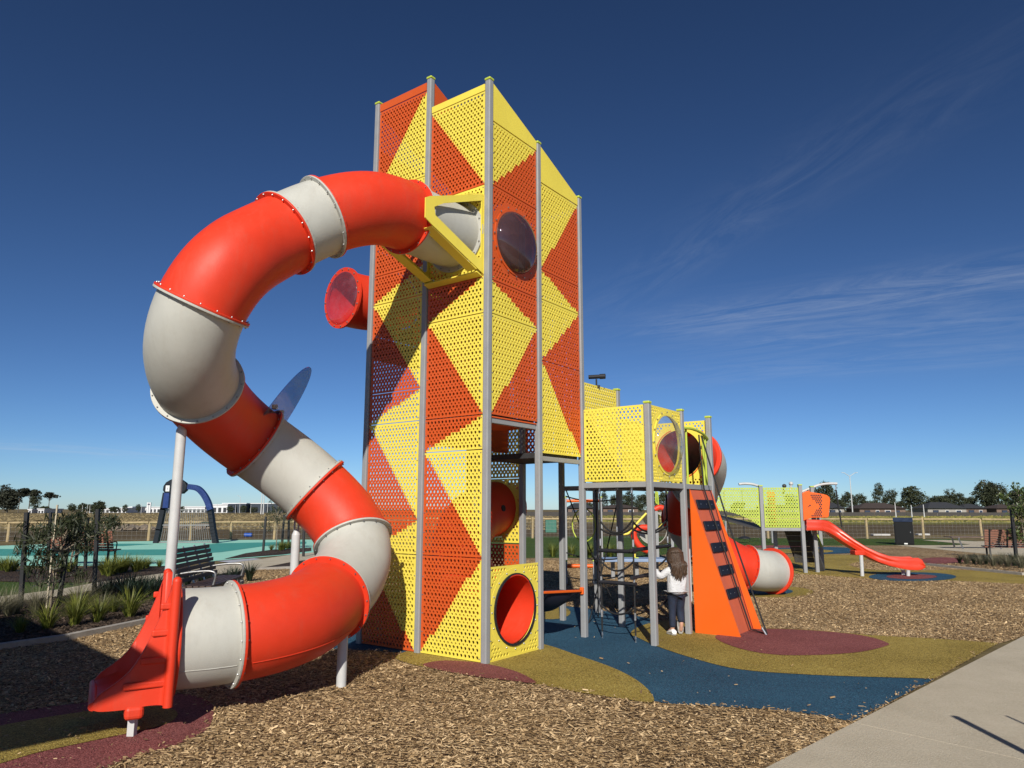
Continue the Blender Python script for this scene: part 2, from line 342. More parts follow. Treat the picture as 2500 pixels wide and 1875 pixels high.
sheet('weed_paddock', P((1560, 1279), (2000, 1281), (2500, 1280), (2900, 1285), (2900, 1252), (1560, 1252)), .0040, M['weeds'])
sheet('lawn', P((1150, 1365), (1300, 1363), (1560, 1363), (1700, 1345), (1850, 1334), (2185, 1332), (2350, 1330), (2450, 1326), (2320, 1316), (1950, 1315), (1560, 1309), (1200, 1311)), .008, M['lawn'])
sheet('lawn', P((-80, 1422), (0, 1421), (145, 1424), (223, 1423), (150, 1440), (0, 1458), (-80, 1469)), .008, M['lawn'])
sheet('wood_chip_surface', chips_poly, .012, M['chips'])
BLUE = [p for p in catmull([gnd(*q) for q in [(806, 1588), (835, 1550), (900, 1520), (1050, 1492), (1200, 1478), (1388, 1483), (1451, 1490), (1540, 1503), (1700, 1540), (1900, 1590), (2200, 1640), (2281, 1662)]], 5)] + P((2081, 1766)) + [p for p in catmull([gnd(*q) for q in [(2075, 1765), (1921, 1740), (1752, 1729), (1594, 1716), (1550, 1680), (1400, 1650), (1150, 1612), (1000, 1598), (870, 1590)]], 5)]
sheet('blue_rubber_surface', BLUE, .016, M['bluer'])
OCH1 = smooth_poly(P((966, 1612), (990, 1595), (1040, 1583), (1100, 1570), (1200, 1562), (1320, 1575), (1413, 1605), (1492, 1633), (1548, 1661), (1586, 1693), (1593, 1720), (1526, 1712), (1413, 1695), (1311, 1675), (1200, 1660), (1100, 1645), (1030, 1632)))
OCH2 = catmull(P((1557, 1560), (1540, 1552), (1548, 1540), (1578, 1527), (1630, 1518), (1700, 1520), (1800, 1530), (1853, 1536), (1978, 1541), (2125, 1554), (2317, 1565), (2438, 1574)), 5) + catmull(P((2281, 1662), (2147, 1658), (1978, 1652), (1808, 1639), (1695, 1612), (1605, 1582), (1557, 1560)), 5)[:-1]
OCH3 = smooth_poly(ell(1345, 1498, 48, 17, 16), 3)
MAR1 = smooth_poly(P((1033, 1630), (1050, 1622), (1095, 1618), (1180, 1625), (1260, 1645), (1309, 1673), (1250, 1668), (1160, 1657), (1080, 1643)))
MAR2 = smooth_poly(P((1746, 1560), (1780, 1548), (1853, 1539), (1978, 1543), (2100, 1555), (2165, 1573), (2160, 1583), (2090, 1598), (1967, 1605), (1870, 1601), (1790, 1583)))
MAR0 = smooth_poly(P((-250, 1800), (0, 1748), (217, 1718), (380, 1700), (470, 1702), (515, 1722), (521, 1745), (505, 1785), (440, 1820), (340, 1850), (255, 1882), (60, 1990), (-330, 1990)))
OCH0 = smooth_poly(P((-200, 1830), (0, 1778), (250, 1737), (380, 1730), (432, 1745), (400, 1775), (230, 1814), (100, 1842), (-100, 1890)))
for nm, poly, z, k in (('ochre_rubber_surface', OCH1, .020, 'ochre'), ('ochre_rubber_surface', OCH2, .0205, 'ochre'), ('ochre_rubber_surface', OCH3, .020, 'ochre'), ('maroon_rubber_surface', MAR1, .024, 'maroon'), ('maroon_rubber_surface', MAR2, .0245, 'maroon'),
                      ('maroon_rubber_surface', MAR0, .016, 'maroon'), ('ochre_rubber_surface', OCH0, .020, 'ochre')): sheet(nm, poly, z, M[k])
OCH4 = ell(1890, 1447, 96, 14); BLU4 = ell(1880, 1446, 56, 8)
OCH5 = smooth_poly(P((1890, 1375), (1930, 1362), (2000, 1355), (2100, 1357), (2115, 1368), (2075, 1380), (2130, 1392), (2250, 1394), (2350, 1393), (2460, 1402), (2560, 1412), (2540, 1428), (2330, 1420), (2200, 1421), (2100, 1413), (2000, 1406), (1920, 1398)))
sheet('ochre_rubber_surface', OCH4, .016, M['ochre']); sheet('blue_rubber_surface', BLU4, .020, M['bluer'])
sheet('ochre_rubber_surface', OCH5, .0165, M['ochre']); sheet('blue_rubber_surface', ell(2228, 1410, 107, 11), .0205, M['bluer']); sheet('maroon_rubber_surface', ell(2226, 1410, 62, 6), .0245, M['maroon'])
MAR5 = ell(2298, 1370, 58, 8); sheet('maroon_rubber_surface', MAR5, .0205, M['maroon'])
sheet('blue_rubber_surface', ell(1985, 1345, 130, 9), .0202, M['bluer']); sheet('ochre_rubber_surface', ell(1940, 1347, 95, 5.5), .0242, M['ochre']); sheet('maroon_rubber_surface', ell(1890, 1335.5, 70, 3), .0205, M['maroon'])

# concrete path the photographer stands on, cut into slabs by real joints
path = tag(bpy.data.objects.new('footpath', None), kind='structure'); C.objects.link(path)
nrm = Vector((-ed.y, ed.x, 0)); nrm = nrm if nrm.x > 0 else -nrm
joint_a = gnd(2085, 1772)             # where a joint meets the path's edge
jd = (gnd(2500, 1864) - gnd(2085, 1772)).normalized()
cuts = [joint_a - ed*(k*4.4) for k in range(-3, 4)]
for i in range(len(cuts)-1):
    a, b = cuts[i], cuts[i+1]; g = .003; ee = (b-a).normalized()
    quad = [a+ee*g, b-ee*g, b-ee*g+jd*9, a+ee*g+jd*9]
    mb = MB(); mb.prism([(p.x, p.y) for p in quad], -.06, .024+.0004*(i % 2)); o = mb.build('slab', M['concrete'], path, bevel=.002)
kerb_pts = P((-160, 1612), (0, 1588), (160, 1565), (355, 1524), (480, 1480), (590, 1425))
M['kerbm'] = mat('kerb concrete', (.33, .30, .26), .85, .15, 8, .3, 60)
mb = MB()
for i in range(len(kerb_pts)-1): mb.bar(kerb_pts[i]+Vector((0, 0, .03)), kerb_pts[i+1]+Vector((0, 0, .03)), .10, .10)
tag(mb.build('kerb', M['kerbm']), kind='structure')
kb2 = P((601, 1394), (660, 1391), (714, 1389)); mb = MB(); mb.bar(kb2[0]+Vector((0, 0, .03)), kb2[2]+Vector((0, 0, .03)), .10, .09); tag(mb.build('kerb', M['kerbm']), kind='structure')
kb3 = P((2265, 1382), (2350, 1391), (2500, 1406)); mb = MB(); mb.bar(kb3[0]+Vector((0, 0, .03)), kb3[2]+Vector((0, 0, .03)), .10, .10); tag(mb.build('kerb', M['kerbm']), kind='structure')
sheet('garden_bed', P((-80, 1487), (0, 1476), (145, 1459), (236, 1443), (401, 1421), (560, 1401), (600, 1394), (590, 1425), (480, 1480), (355, 1523), (160, 1564), (0, 1587), (-160, 1610)), .018, M['bark'])
sheet('garden_bed', P((-80, 1395), (0, 1393), (160, 1388), (280, 1382), (401, 1385), (470, 1384), (470, 1389), (401, 1400), (236, 1423), (100, 1423), (0, 1420), (-80, 1421)), .012, M['bark'])
sheet('garden_bed', P((626, 1390), (714, 1373), (800, 1363), (800, 1385), (714, 1389)), .016, M['bark'])
sheet('garden_bed', P((547, 1366), (600, 1352), (660, 1344), (760, 1338), (760, 1346), (690, 1355)), .024, M['bark'])
sheet('garden_bed', P((2265, 1381), (2330, 1370), (2420, 1364), (2520, 1362), (2620, 1365), (2600, 1410), (2500, 1405)), .018, M['bark'])
sheet('footpath', P((-80, 1470), (0, 1459), (145, 1441), (236, 1424), (401, 1401), (470, 1390), (547, 1377), (619, 1369), (714, 1355), (800, 1346), (800, 1362), (714, 1373), (626, 1390), (560, 1400), (401, 1420), (236, 1442), (145, 1458), (0, 1475), (-80, 1485)), .020, M['concrete'])
sheet('footpath', P((2185, 1332), (2415, 1354), (2600, 1366), (2700, 1360), (2620, 1328), (2500, 1322), (2380, 1322), (2310, 1319), (2250, 1319), (2370, 1330), (2330, 1332)), .0165, M['concrete'])
sheet('sports_court', P((-100, 1335), (0, 1333), (271, 1323), (533, 1319), (748, 1318), (820, 1318), (820, 1345), (683, 1357), (547, 1368), (401, 1383), (0, 1382), (-100, 1382)), .012, M['mint'])
sheet('court_band', P((-100, 1341), (0, 1341), (271, 1343), (401, 1342), (440, 1339), (533, 1327), (640, 1325), (748, 1323), (748, 1328), (646, 1334), (540, 1349), (430, 1356), (271, 1357), (0, 1358), (-100, 1358)), .016, M['teal'])
sheet('court_band', P((271, 1328), (330, 1328), (377, 1329), (300, 1334), (271, 1334)), .016, M['teal'])
sheet('court_band', P((530, 1371), (620, 1364), (640, 1366), (560, 1375)), .016, M['lilac'])
for k in range(4):   # dashed hopscotch-like white marks on the court
    y = 1366+k*3.2
    for j in range(5): x = 316+j*13+k*3; sheet('court_marking', P((x, y), (x+7, y-.6), (x+7, y), (x, y+.6)), .0165, M['marking'])

# loose wood chips lying on the near ground: too many to count
def inside(px, py, poly):
    x = np.array([p[0] for p in poly]); y = np.array([p[1] for p in poly]); r = np.zeros(len(px), bool); j = len(x)-1
    for i in range(len(x)):
        c = ((y[i] > py) != (y[j] > py)) & (px < (x[j]-x[i])*(py-y[i])/(y[j]-y[i]+1e-12)+x[i]); r ^= c; j = i
    return r
def make_chips(name, n, xr, yr, poly, holes, z0, lmin, lmax, m, edge=0.05, far=13.0):
    x = rng.uniform(*xr, n); y = yr[0] + (yr[1]-yr[0])*rng.uniform(0, 1, n)**1.35
    k = inside(x, y, poly) & (np.abs(x) < .80*y+.4)
    for h in holes:                     # chips spill a little over the rubber edges
        jx = x + rng.normal(0, edge, n); jy = y + rng.normal(0, edge, n); k &= ~inside(jx, jy, h)
    x, y = x[k], y[k]; n = len(x)
    L = rng.uniform(lmin, lmax, n)*rng.choice([.35, .5, .7, .9, 1.1, 1.4], n); W = L*rng.uniform(.16, .42, n); a = rng.uniform(0, math.pi, n); tilt = rng.normal(0, .30, n); roll = rng.normal(0, .45, n)
    z = z0 + .004 + np.abs(rng.normal(0, .008, n))
    cx_, sx_ = np.cos(a), np.sin(a); ct, st = np.cos(tilt), np.sin(tilt); cr_, sr_ = np.cos(roll), np.sin(roll)
    ax = np.stack([cx_*ct, sx_*ct, st], 1)*(L/2)[:, None]
    bx = np.stack([-sx_*cr_, cx_*cr_, sr_], 1)*(W/2)[:, None]
    c = np.stack([x, y, z], 1); top = np.array([0, 0, .0035])
    tp = rng.uniform(.5, 1, n)[:, None]
    v = np.stack([c-ax-bx*tp, c+ax-bx, c+ax*.9+bx*tp, c-ax+bx, c-ax*.8+top, c+ax*.8+top], 1).reshape(-1, 3)
    b = (np.arange(n)*6)[:, None]
    f = np.concatenate([b+np.array([[0, 1, 5, 4]]), b+np.array([[2, 3, 4, 5]])], 0)
    pt = .08*(np.sin(x*1.7+.6*np.sin(y*1.1))*np.sin(y*2.1+.8*np.sin(x*.9)) + .6*np.sin(x*5.3+y*3.1)*np.sin(y*6.1-x*2.2)); t = np.clip(rng.beta(2, 2.2, n) + pt, 0, 1); tone = np.concatenate([t, np.clip(t+.05, 0, 1)])
    return tag(new_obj(name, v, f, m, tone=tone), kind='stuff')
chipm = leafmat('wood chip', (.070, .040, .016), (.76, .56, .32), .8, 0); 
_r = chipm.node_tree.nodes['Color Ramp'].color_ramp.elements; q = _r.new(.5); q.color = (.31, .20, .092, 1)
o = make_chips('loose_wood_chips', 560000, (-9, 15), (4.4, 24), chips_poly, [BLUE, OCH1, OCH2, MAR0, OCH4, OCH5, MAR5, ell(2228, 1410, 107, 11), ell(1985, 1345, 130, 9)], .010, .022, .044, chipm)
tag(o, 'loose pale brown wood chips covering the ground in front of the tower', 'wood chips')
o = make_chips('stray_wood_chips', 260, (-2, 7), (5, 12), BLUE, [], .026, .02, .04, chipm); tag(o, 'few stray wood chips scattered over the coloured rubber by the tower', 'wood chips')
o = make_chips('stray_wood_chips', 300, (-4, -1.5), (4.6, 7), MAR0, [], .026, .02, .045, chipm); tag(o, 'few stray wood chips on the maroon rubber at the slide exit', 'wood chips')
barkm = leafmat('bark flake', (.010, .006, .004), (.14, .095, .065), .85, 0)
bed_poly = P((-80, 1487), (0, 1476), (145, 1459), (236, 1443), (401, 1421), (560, 1401), (600, 1394), (590, 1425), (480, 1480), (355, 1523), (160, 1564), (0, 1587), (-160, 1610))
o = make_chips('bark_flakes', 60000, (-12, -3), (8.5, 17), bed_poly, [], .018, .03, .07, barkm); tag(o, 'dark bark flakes mulching the planted garden bed', 'bark mulch')
# ------------------------------------------------------------------ the tower (local frame: x along one face, y along the other)
TH = R(36.67); BU, BV = .995, 1.033
ORI = Vector((-.284, 8.115, 0)); U = Vector((math.cos(TH), -math.sin(TH), 0)); V = Vector((math.sin(TH), math.cos(TH), 0))
def G(a, b, z=0.0): return ORI + U*(a*BU) + V*(b*BV) + Vector((0, 0, z))
def perf(w, h, t=.014, split=None, circ=None, holes=True, rings=None, a=.0545, b=.0378, r1=.0187, r2=.0138, m=.020, keep=None, top=None):
    """perforated sheet as real geometry: list of (colour key -> verts, faces). split(u, v) -> colour key per cell; circ=(x, y, R) cuts a round opening;
    keep(x, y) False leaves the cell solid"""
    out = {}
    def put(key, v, f):
        V_, F_ = out.setdefault(key, ([], [])); o = len(V_); V_ += v; F_ += [tuple(i+o for i in q) for q in f]
    nx = max(1, int((w-2*m)/a)); ny = max(1, int((h-2*m)/b)); aa = (w-2*m)/nx; bb = (h-2*m)/ny
    col = split or (lambda u, v: 'a')
    def solid(x0, x1, y0, y1):
        k = col((x0+x1)/2/w, (y0+y1)/2/h)
        put(k, [(x0, y0, 0), (x1, y0, 0), (x1, y1, 0), (x0, y1, 0), (x0, y0, -t), (x1, y0, -t), (x1, y1, -t), (x0, y1, -t)], [(0, 1, 2, 3), (7, 6, 5, 4)])
    def cell(x0, x1, y0, y1, r):
        x, y = (x0+x1)/2, (y0+y1)/2; k = col(x/w, y/h)
        if not holes or (keep and not keep(x, y)): return solid(x0, x1, y0, y1)
        bd = [(x1, y), (x1, y1), (x, y1), (x0, y1), (x0, y), (x0, y0), (x, y0), (x1, y0)]
        ci = [(x+r*math.cos(math.pi*i/4), y+r*math.sin(math.pi*i/4)) for i in range(8)]
        v = [(*p, 0) for p in bd] + [(*p, 0) for p in ci] + [(*p, -t) for p in bd] + [(*p, -t) for p in ci]
        f = []
        for i in range(8):
            j = (i+1) % 8
            f += [(i, j, 8+j, 8+i), (16+j, 16+i, 24+i, 24+j), (8+i, 8+j, 24+j, 24+i)]
        put(k, v, f)
    if circ:
        X, Y, RR = circ; RO = min(RR+.085, X-.004, w-X-.004, Y-.004, h-Y-.004)
    def clip_add(fn, x0, x1, y0, y1, *r):
        if circ:                              # leave out what reaches into the opening; the ring plate covers the rest
            dx, dy = max(x0-X, 0, X-x1), max(y0-Y, 0, Y-y1)
            if math.hypot(dx, dy) < RR+.006: return
            if math.hypot(dx, dy) < RO: return solid(x0, x1, y0, y1)
        fn(x0, x1, y0, y1, *r)
    xs = [m+i*aa for i in range(nx+1)]; ys = [m+j*bb for j in range(ny+1)]
    for i in range(nx):
        clip_add(solid, xs[i], xs[i+1], 0, m); clip_add(solid, xs[i], xs[i+1], h-m, h)
    for x0, x1 in ((0, m), (w-m, w)):
        solid(x0, x1, 0, m); solid(x0, x1, h-m, h)
    for j in range(ny):
        solid(0, m, ys[j], ys[j+1]); solid(w-m, w, ys[j], ys[j+1])
        r = r1 if j % 2 == 0 else r2
        if j % 2 == 0:
            for i in range(nx): clip_add(cell, xs[i], xs[i+1], ys[j], ys[j+1], r)
        else:
            clip_add(solid, xs[0], xs[0]+aa/2, ys[j], ys[j+1]); clip_add(solid, xs[-1]-aa/2, xs[-1], ys[j], ys[j+1])
            for i in range(nx-1): clip_add(cell, xs[i]+aa/2, xs[i+1]+aa/2, ys[j], ys[j+1], r)
    if circ:
        n = 56; v = []; k = col(X/w, Y/h)      # ring plate around the opening, 2 mm proud of the sheet
        for i in range(n):
            an = 2*math.pi*i/n; c, s = math.cos(an), math.sin(an)
            v += [(X+c*RO, Y+s*RO, .002), (X+c*RR, Y+s*RR, .002), (X+c*RR, Y+s*RR, -t-.002), (X+c*RO, Y+s*RO, -t-.002)]
        f = []
        for i in range(n):
            j = (i+1) % n; a4, b4 = 4*i, 4*j
            f += [(a4, b4, b4+1, a4+1), (a4+1, b4+1, b4+2, a4+2), (a4+2, b4+2, b4+3, a4+3), (a4+3, b4+3, b4, a4)]
        put(k, v, [q[::-1] for q in f])
    # outer edges
    for (x0, y0, x1, y1) in ((0, 0, w, 0), (w, 0, w, h), (w, h, 0, h), (0, h, 0, 0)):
        steps = 16
        for s in range(steps):
            p, q = (lerp(x0, x1, s/steps), lerp(y0, y1, s/steps)), (lerp(x0, x1, (s+1)/steps), lerp(y0, y1, (s+1)/steps))
            k = col((p[0]+q[0])/2/w, (p[1]+q[1])/2/h)
            put(k, [(*p, 0), (*q, 0), (*q, -t), (*p, -t)], [(0, 3, 2, 1)])
    return out
def slash(above, below):      # '/' diagonal
    return lambda u, v: above if v > u else below
def back(above, below):       # '\' diagonal
    return lambda u, v: above if v > 1-u else below
KEY = {'o': ('orange_panel', 'orange'), 'y': ('yellow_panel', 'yellow'), 'l': ('lime_panel', 'lime')}
def put_panel(parent, x, y, z, ax, w, h, split, circ=None, keep=None, holes=True, hide_bolts=False, **kw):
    """ax 0: runs along local x, faces -y; ax 1: runs along local y, faces +x; 2: along -x facing +y; 3: along -y facing -x"""
    fn = split if callable(split) else (lambda u, v, s=split: s)
    rot = (R(90), 0, ax*R(90)); res = []
    for k, (v, f) in perf(w, h, split=fn, circ=circ, keep=keep, holes=holes, **kw).items():
        nm, mk = KEY[k]; o = new_obj(nm, v, f, M[mk], parent, (x, y, z), rot); res.append(o)
    if not hide_bolts:                  # bolt heads along the panel's edges and beside the colour joint
        mb = MB(); n = max(2, int(h/.2))
        pts = [(sx, .03+(h-.06)*i/n) for sx in (.017, w-.017) for i in range(n+1)]
        for px_, py_ in pts: mb.lathe([(.0001, .007), (.007, .005), (.009, 0)], 6, Matrix.Translation((px_, py_, 0)))
        mb.build('bolts', M['boltm'], res[0])['kind'] = 'stuff'
    return res
tower = thing('play_tower', 'tall yellow and orange perforated panel tower with grey posts and a roof sloping down', 'play tower', ORI, -TH)
PSZ = .078
def post(parent, x, y, top, base=0.0, s=PSZ, capk='cap'):
    mb = MB(); mb.box((0, 0, (top+base)/2-.0), (s, s, top-base)); o = mb.build('post', M['post'], parent, (x, y, 0), bevel=.012)
    cb = MB(); cb.box((0, 0, top+.016), (s+.012, s+.012, .032)); cb.build('post_cap', M[capk], o, bevel=.01)
    return o
for a, b, top in ((-2, 0, 7.27), (-1, 0, 7.28), (0, 0, 6.88), (0, 1, 6.48), (0, 2, 6.08), (-2, 1, 6.9), (-2, 2, 6.5), (-1, 2, 6.1), (-1, 1, 4.3)):
    post(tower, a*BU, b*BV, top)
g0 = .053                                   # panel edge to post centre
WU, WV = BU-2*g0, BV-2*g0; PO = .018         # panels sit slightly proud of the post centre line
colA = [(.02, 1.12, back('y', 'o')), (1.12, 1.52, slash('o', 'y')), (1.52, 2.72, back('y', 'o')), (2.72, 3.12, slash('o', 'y')), (3.12, 4.32, back('y', 'o')), (4.32, 4.72, slash('o', 'y')), (4.72, 5.92, back('y', 'o')), (5.92, 7.13, slash('o', 'y'))]
colB = [(.02, 1.12, slash('o', 'y')), (1.12, 2.32, back('y', 'o')), (2.32, 2.72, slash('o', 'y')), (2.72, 3.92, back('y', 'o')), (3.92, 4.38, slash('o', 'y')), (5.52, 6.76, back('y', 'o'))]
colC = [(2.72, 3.92, slash('y', 'o')), (3.92, 4.33, back('o', 'y')), (5.53, 6.36, slash('y', 'o'))]
colD = [(2.34, 3.53, back('o', 'y')), (3.53, 4.34, slash('y', 'o')), (4.34, 4.74, back('o', 'y')), (4.74, 5.95, slash('y', 'o'))]
gp = .006
for z0, z1, s in colA: put_panel(tower, -2*BU+g0, -PO, z0+gp, 0, WU, z1-z0-2*gp, s)
for z0, z1, s in colB: put_panel(tower, -BU+g0, -PO, z0+gp, 0, WU, z1-z0-2*gp, s)
for z0, z1, s in colC: put_panel(tower, PO, g0, z0+gp, 1, WV, z1-z0-2*gp, s)
for z0, z1, s in colD: put_panel(tower, PO, BV+g0, z0+gp, 1, WV, z1-z0-2*gp, s)
def far_from(cx, cy, rr): return lambda x, y: math.hypot(x-cx, y-cy) > rr
def band(cx, cy, rr, w, mg=.05): # holes only in the corners around a round opening
    return lambda x, y: math.hypot(x-cx, y-cy) > rr
CIR_R = .385
put_panel(tower, PO, g0, .02, 1, WV, 1.0, 'y', circ=(WV/2, .51, CIR_R))
put_panel(tower, PO, g0, 4.336, 1, WV, 1.185, 'o', circ=(WV/2, .585, .40))
put_panel(tower, -BU+g0, -PO, 4.386, 0, WU, 1.13, 'y', circ=(WU/2, .56, .362))
# solid fascias under the roof lines
def fascia(parent, pts, m, th=.016, name='fascia'):
    mb = MB(); mb.plate(pts, th); return mb.build(name, m, parent)
fascia(tower, [(-2*BU+g0, -PO, 7.135), (-BU-g0, -PO, 7.135), (-BU-g0, -PO, 7.245), (-2*BU+g0, -PO, 7.245)], M['orange'])
fascia(tower, [(-BU+g0, -PO, 6.762), (-g0, -PO, 6.762), (-g0, -PO, 6.85), (-BU+g0, -PO, 6.85)], M['yellow'])
fascia(tower, [(PO, g0, 6.365), (PO, BV-g0, 6.365), (PO, BV-g0, 6.49), (PO, g0, 6.86)], M['yellow'])
fascia(tower, [(PO, BV+g0, 5.955), (PO, 2*BV-g0, 5.955), (PO, 2*BV-g0, 6.07), (PO, BV+g0, 6.46)], M['yellow'])
fascia(tower, [(-BU+.02, g0, 6.7), (-BU+.02, 2*BV-g0, 5.9), (-BU+.02, 2*BV-g0, 6.4), (-BU+.02, g0, 7.24)], M['orange'])
# roofs (sloping sheets) and the far walls that keep the inside dark
fascia(tower, [(-2*BU, .04, 7.12), (-BU-.03, .04, 7.12), (-BU-.03, 2*BV-.02, 6.36), (-2*BU, 2*BV-.02, 6.36)], M['orange'], name='roof_sheet')
fascia(tower, [(-BU+.045, .04, 6.74), (-.04, .04, 6.74), (-.04, 2*BV-.04, 5.93), (-BU+.045, 2*BV-.04, 5.93)], M['yellow'], name='roof_sheet')
KW = dict(a=.062, b=.044, r1=.0205, r2=.014, hide_bolts=True)
def hb(*a, **k):
    kk = dict(KW, holes=a[2] < 3.55); kk.update(k); return put_panel(tower, *a, **kk)
for z0, z1, s in ((2.36, 3.5, 'o'), (3.52, 4.7, slash('y', 'o')), (4.72, 5.86, 'o')): hb(-g0, 2*BV+PO, z0, 2, WU, z1-z0, s)          # far wall
for z0, z1, s in ((2.1, 3.5, 'y'), (3.52, 4.7, slash('o', 'y')), (4.72, 6.3, 'y')): hb(-BU-g0, 2*BV+PO, z0, 2, WU, z1-z0, s)
hb(-BU-g0, 2*BV+PO, 1.18, 2, WU, .91, 'y', circ=(WU/2, .49, .38))
hb(-BU-g0, 2*BV+PO, .02, 2, WU, 1.14, 'o')
for z0, z1, s in ((.02, 1.12, 'y'), (3.62, 3.92, 'o'), (5.14, 6.6, 'o')): hb(-2*BU-PO, BV-g0, z0, 3, WV, z1-z0, s)
hb(-2*BU-PO, BV-g0, 3.94, 3, WV, 1.18, 'o', circ=(WV/2, .59, .40))
for z0, z1, s in ((3.62, 5.0, 'y'), (5.02, 6.3, 'o'), (.02, 1.12, 'o')): hb(-2*BU-PO, 2*BV-g0, z0, 3, WV, z1-z0, s)
def floor(parent, x0, x1, y0, y1, z, th=.07):
    mb = MB(); mb.box(((x0+x1)/2, (y0+y1)/2, z-th/2), (x1-x0, y1-y0, th)); return mb.build('floor', M['deck'], parent, bevel=.004)
floor(tower, -BU+.05, -.045, .045, BV-.045, 2.735); floor(tower, -BU+.05, -.045, BV+.045, 2*BV-.045, 2.355)
floor(tower, -2*BU+.045, -BU-.05, .045, 2*BV-.045, 3.66); floor(tower, -BU+.05, -.045, .045, 2*BV-.045, 4.40)
# lips under the two right-hand columns
fascia(tower, [(.005, g0, 2.70), (.005, BV-g0, 2.70), (-.5, BV-g0, 2.64), (-.5, g0, 2.64)], M['orange'], name='under_lip')
for y0, z in ((g0, 2.66), (BV+g0, 2.28)):
    mb = MB(); mb.box((-.03, y0+WV/2, z), (.05, WV, .06)); mb.build('floor_beam', M['post'], tower, bevel=.006)

# round bubble window in the right-hand column
def bubble(parent, p, t, r, m, bulge=.16, flange_m=None):
    mb = MB(); n = 10; prof = [(r*math.cos(math.pi/2*k/n), bulge*math.sin(math.pi/2*k/n)) for k in range(n+1)]; prof[-1] = (.0005, bulge)
    mb.lathe(prof, 40, axis_matrix(p, t)); o = mb.build('bubble_window', m, parent, smooth=180)
    rb = MB(); ring(rb, Vector(p), t, r-.008, r+.03, .012); rb.build('window_rim', flange_m or m, o)
    bb_ = MB(); bolts(bb_, Vector(p), t, r+.045, 16, .008); bb_.build('bolts', M['boltm'], o)['kind'] = 'stuff'
    return o
bubble(tower, (PO+.008, BV/2, 4.336+.585), (1, 0, 0), .395, M['smoke'], .17, M['orange'])
# red elbow with a clear lens on the far left wall
elb = catmull([(-2*BU-.01, BV/2, 4.53), (-2*BU-.29, BV/2-.02, 4.53), (-2*BU-.49, BV/2-.22, 4.535), (-2*BU-.555, BV/2-.49, 4.54), (-2*BU-.565, BV/2-.55, 4.54)], 6)
def hollow(path, ro, ri, n=36):
    mb = MB(); mb.tube(path, ro, n, caps=False); v0 = len(mb.v)
    inner = MB(); inner.tube(path, ri, n, caps=False); mb.add(inner.v, [q[::-1] for q in inner.f]); k = len(path)
    for i in range(n):
        j = (i+1) % n
        mb.f.append((i, j, v0+j, v0+i)); e = (k-1)*n
        mb.f.append((e+j, e+i, v0+e+i, v0+e+j))
    return mb
mo = hollow(elb, .385, .372).build('lookout_tube', M['red'], tower, smooth=60)
te = (elb[-1]-elb[-2]).normalized()
mb = MB(); ring(mb, elb[-1], te, .365, .43, .03); mb.build('flange', M['red'], mo)
mb = MB(); bolts(mb, elb[-1], te, .405, 16, .016, .012, .016); mb.build('bolts', M['boltm'], mo)['kind'] = 'stuff'
mb = MB(); prof = [(.372*math.cos(math.pi/2*k/8), .02+.05*math.sin(math.pi/2*k/8)) for k in range(9)]; prof[-1] = (.0005, .07); mb.lathe(prof, 40, axis_matrix(elb[-1], te)); mb.build('lens', M['pinkclear'], mo, smooth=180)
# red crawl tube inside the tower, ending in the round hole of the low yellow panel
crawl = catmull([(-1.5, 2.35, 1.67), (-1.5, 2.02, 1.66), (-1.46, 1.5, 1.5), (-1.22, .98, 1.14), (-.78, .62, .75), (-.35, .53, .57), (.012, BV/2, .53)], 6)
o = hollow(crawl, .383, .372).build('crawl_tube', M['red'], tower, smooth=60)
mb = MB(); ring(mb, Vector((PO+.010, BV/2, .53)), (1, 0, 0), .375, .40, .016); mb.build('dark_seal', M['rubberblack'], o)
mb = MB(); bolts(mb, Vector((PO, BV/2, .53)), (1, 0, 0), .432, 16, .001, .010, .012); mb.build('bolts', M['boltm'], o)['kind'] = 'stuff'
for k in (9, 15):                          # port holes in the crawl tube
    Pc, Tc = crawl[k], (crawl[k+1]-crawl[k]).normalized(); side = Vector((1, -.15, .12)); side = (side - Tc*side.dot(Tc)).normalized()
    mb = MB(); ring(mb, Pc+side*.387, side, .0, .045, .012, 20); mb.build('port_hole', M['rubberblack'], o)

# yellow bracket that carries the slide's mouth
def side_plate(x):
    W, T2 = -.004, -1.0
    out = [(x, W, 5.40), (x, -.95, 5.03), (x, -1.02, 4.99), (x, -1.02, 4.76), (x, -.93, 4.72), (x, W, 4.39)]
    inn = [(x, -.06, 5.30), (x, -.72, 5.03), (x, -.88, 4.93), (x, -.86, 4.84), (x, -.10, 4.56), (x, -.06, 4.60)]
    v = []; n = 6; th = .012
    for off in (-th/2, th/2):
        for q in out + inn: v.append((q[0]+off, q[1], q[2]))
    f = []
    for i in range(n):
        j = (i+1) % n
        f += [(i, j, n+j, n+i), (2*n+j, 2*n+i, 3*n+i, 3*n+j), (j, i, 2*n+i, 2*n+j), (n+i, n+j, 3*n+j, 3*n+i)]
    mb = MB(); mb.add(v, f); return mb
brk = side_plate(-g0-.01).build('slide_bracket', M['yellow'], tower)
side_plate(-BU+g0+.01).build('slide_bracket', M['yellow'], tower)
fascia(tower, [(-BU+g0+.018, -.005, 5.405), (-g0-.018, -.005, 5.405), (-g0-.018, -.30, 5.30), (-BU+g0+.018, -.30, 5.30)], M['yellow'], name='bracket_top')
fascia(tower, [(-BU+g0+.018, -.03, 4.37), (-g0-.018, -.03, 4.37), (-g0-.018, -.12, 4.40), (-BU+g0+.018, -.12, 4.40)], M['yellow'], name='bracket_base')
for xa, xb in ((-g0-.018, -g0-.15), (-BU+g0+.018, -BU+g0+.15)):   # folded flange along the lower edge of each side plate
    fascia(tower, [(xa, -.13, 4.425), (xb, -.13, 4.425), (xb, -.90, 4.705), (xa, -.90, 4.705)], M['yellow'], .01, 'bracket_flange')
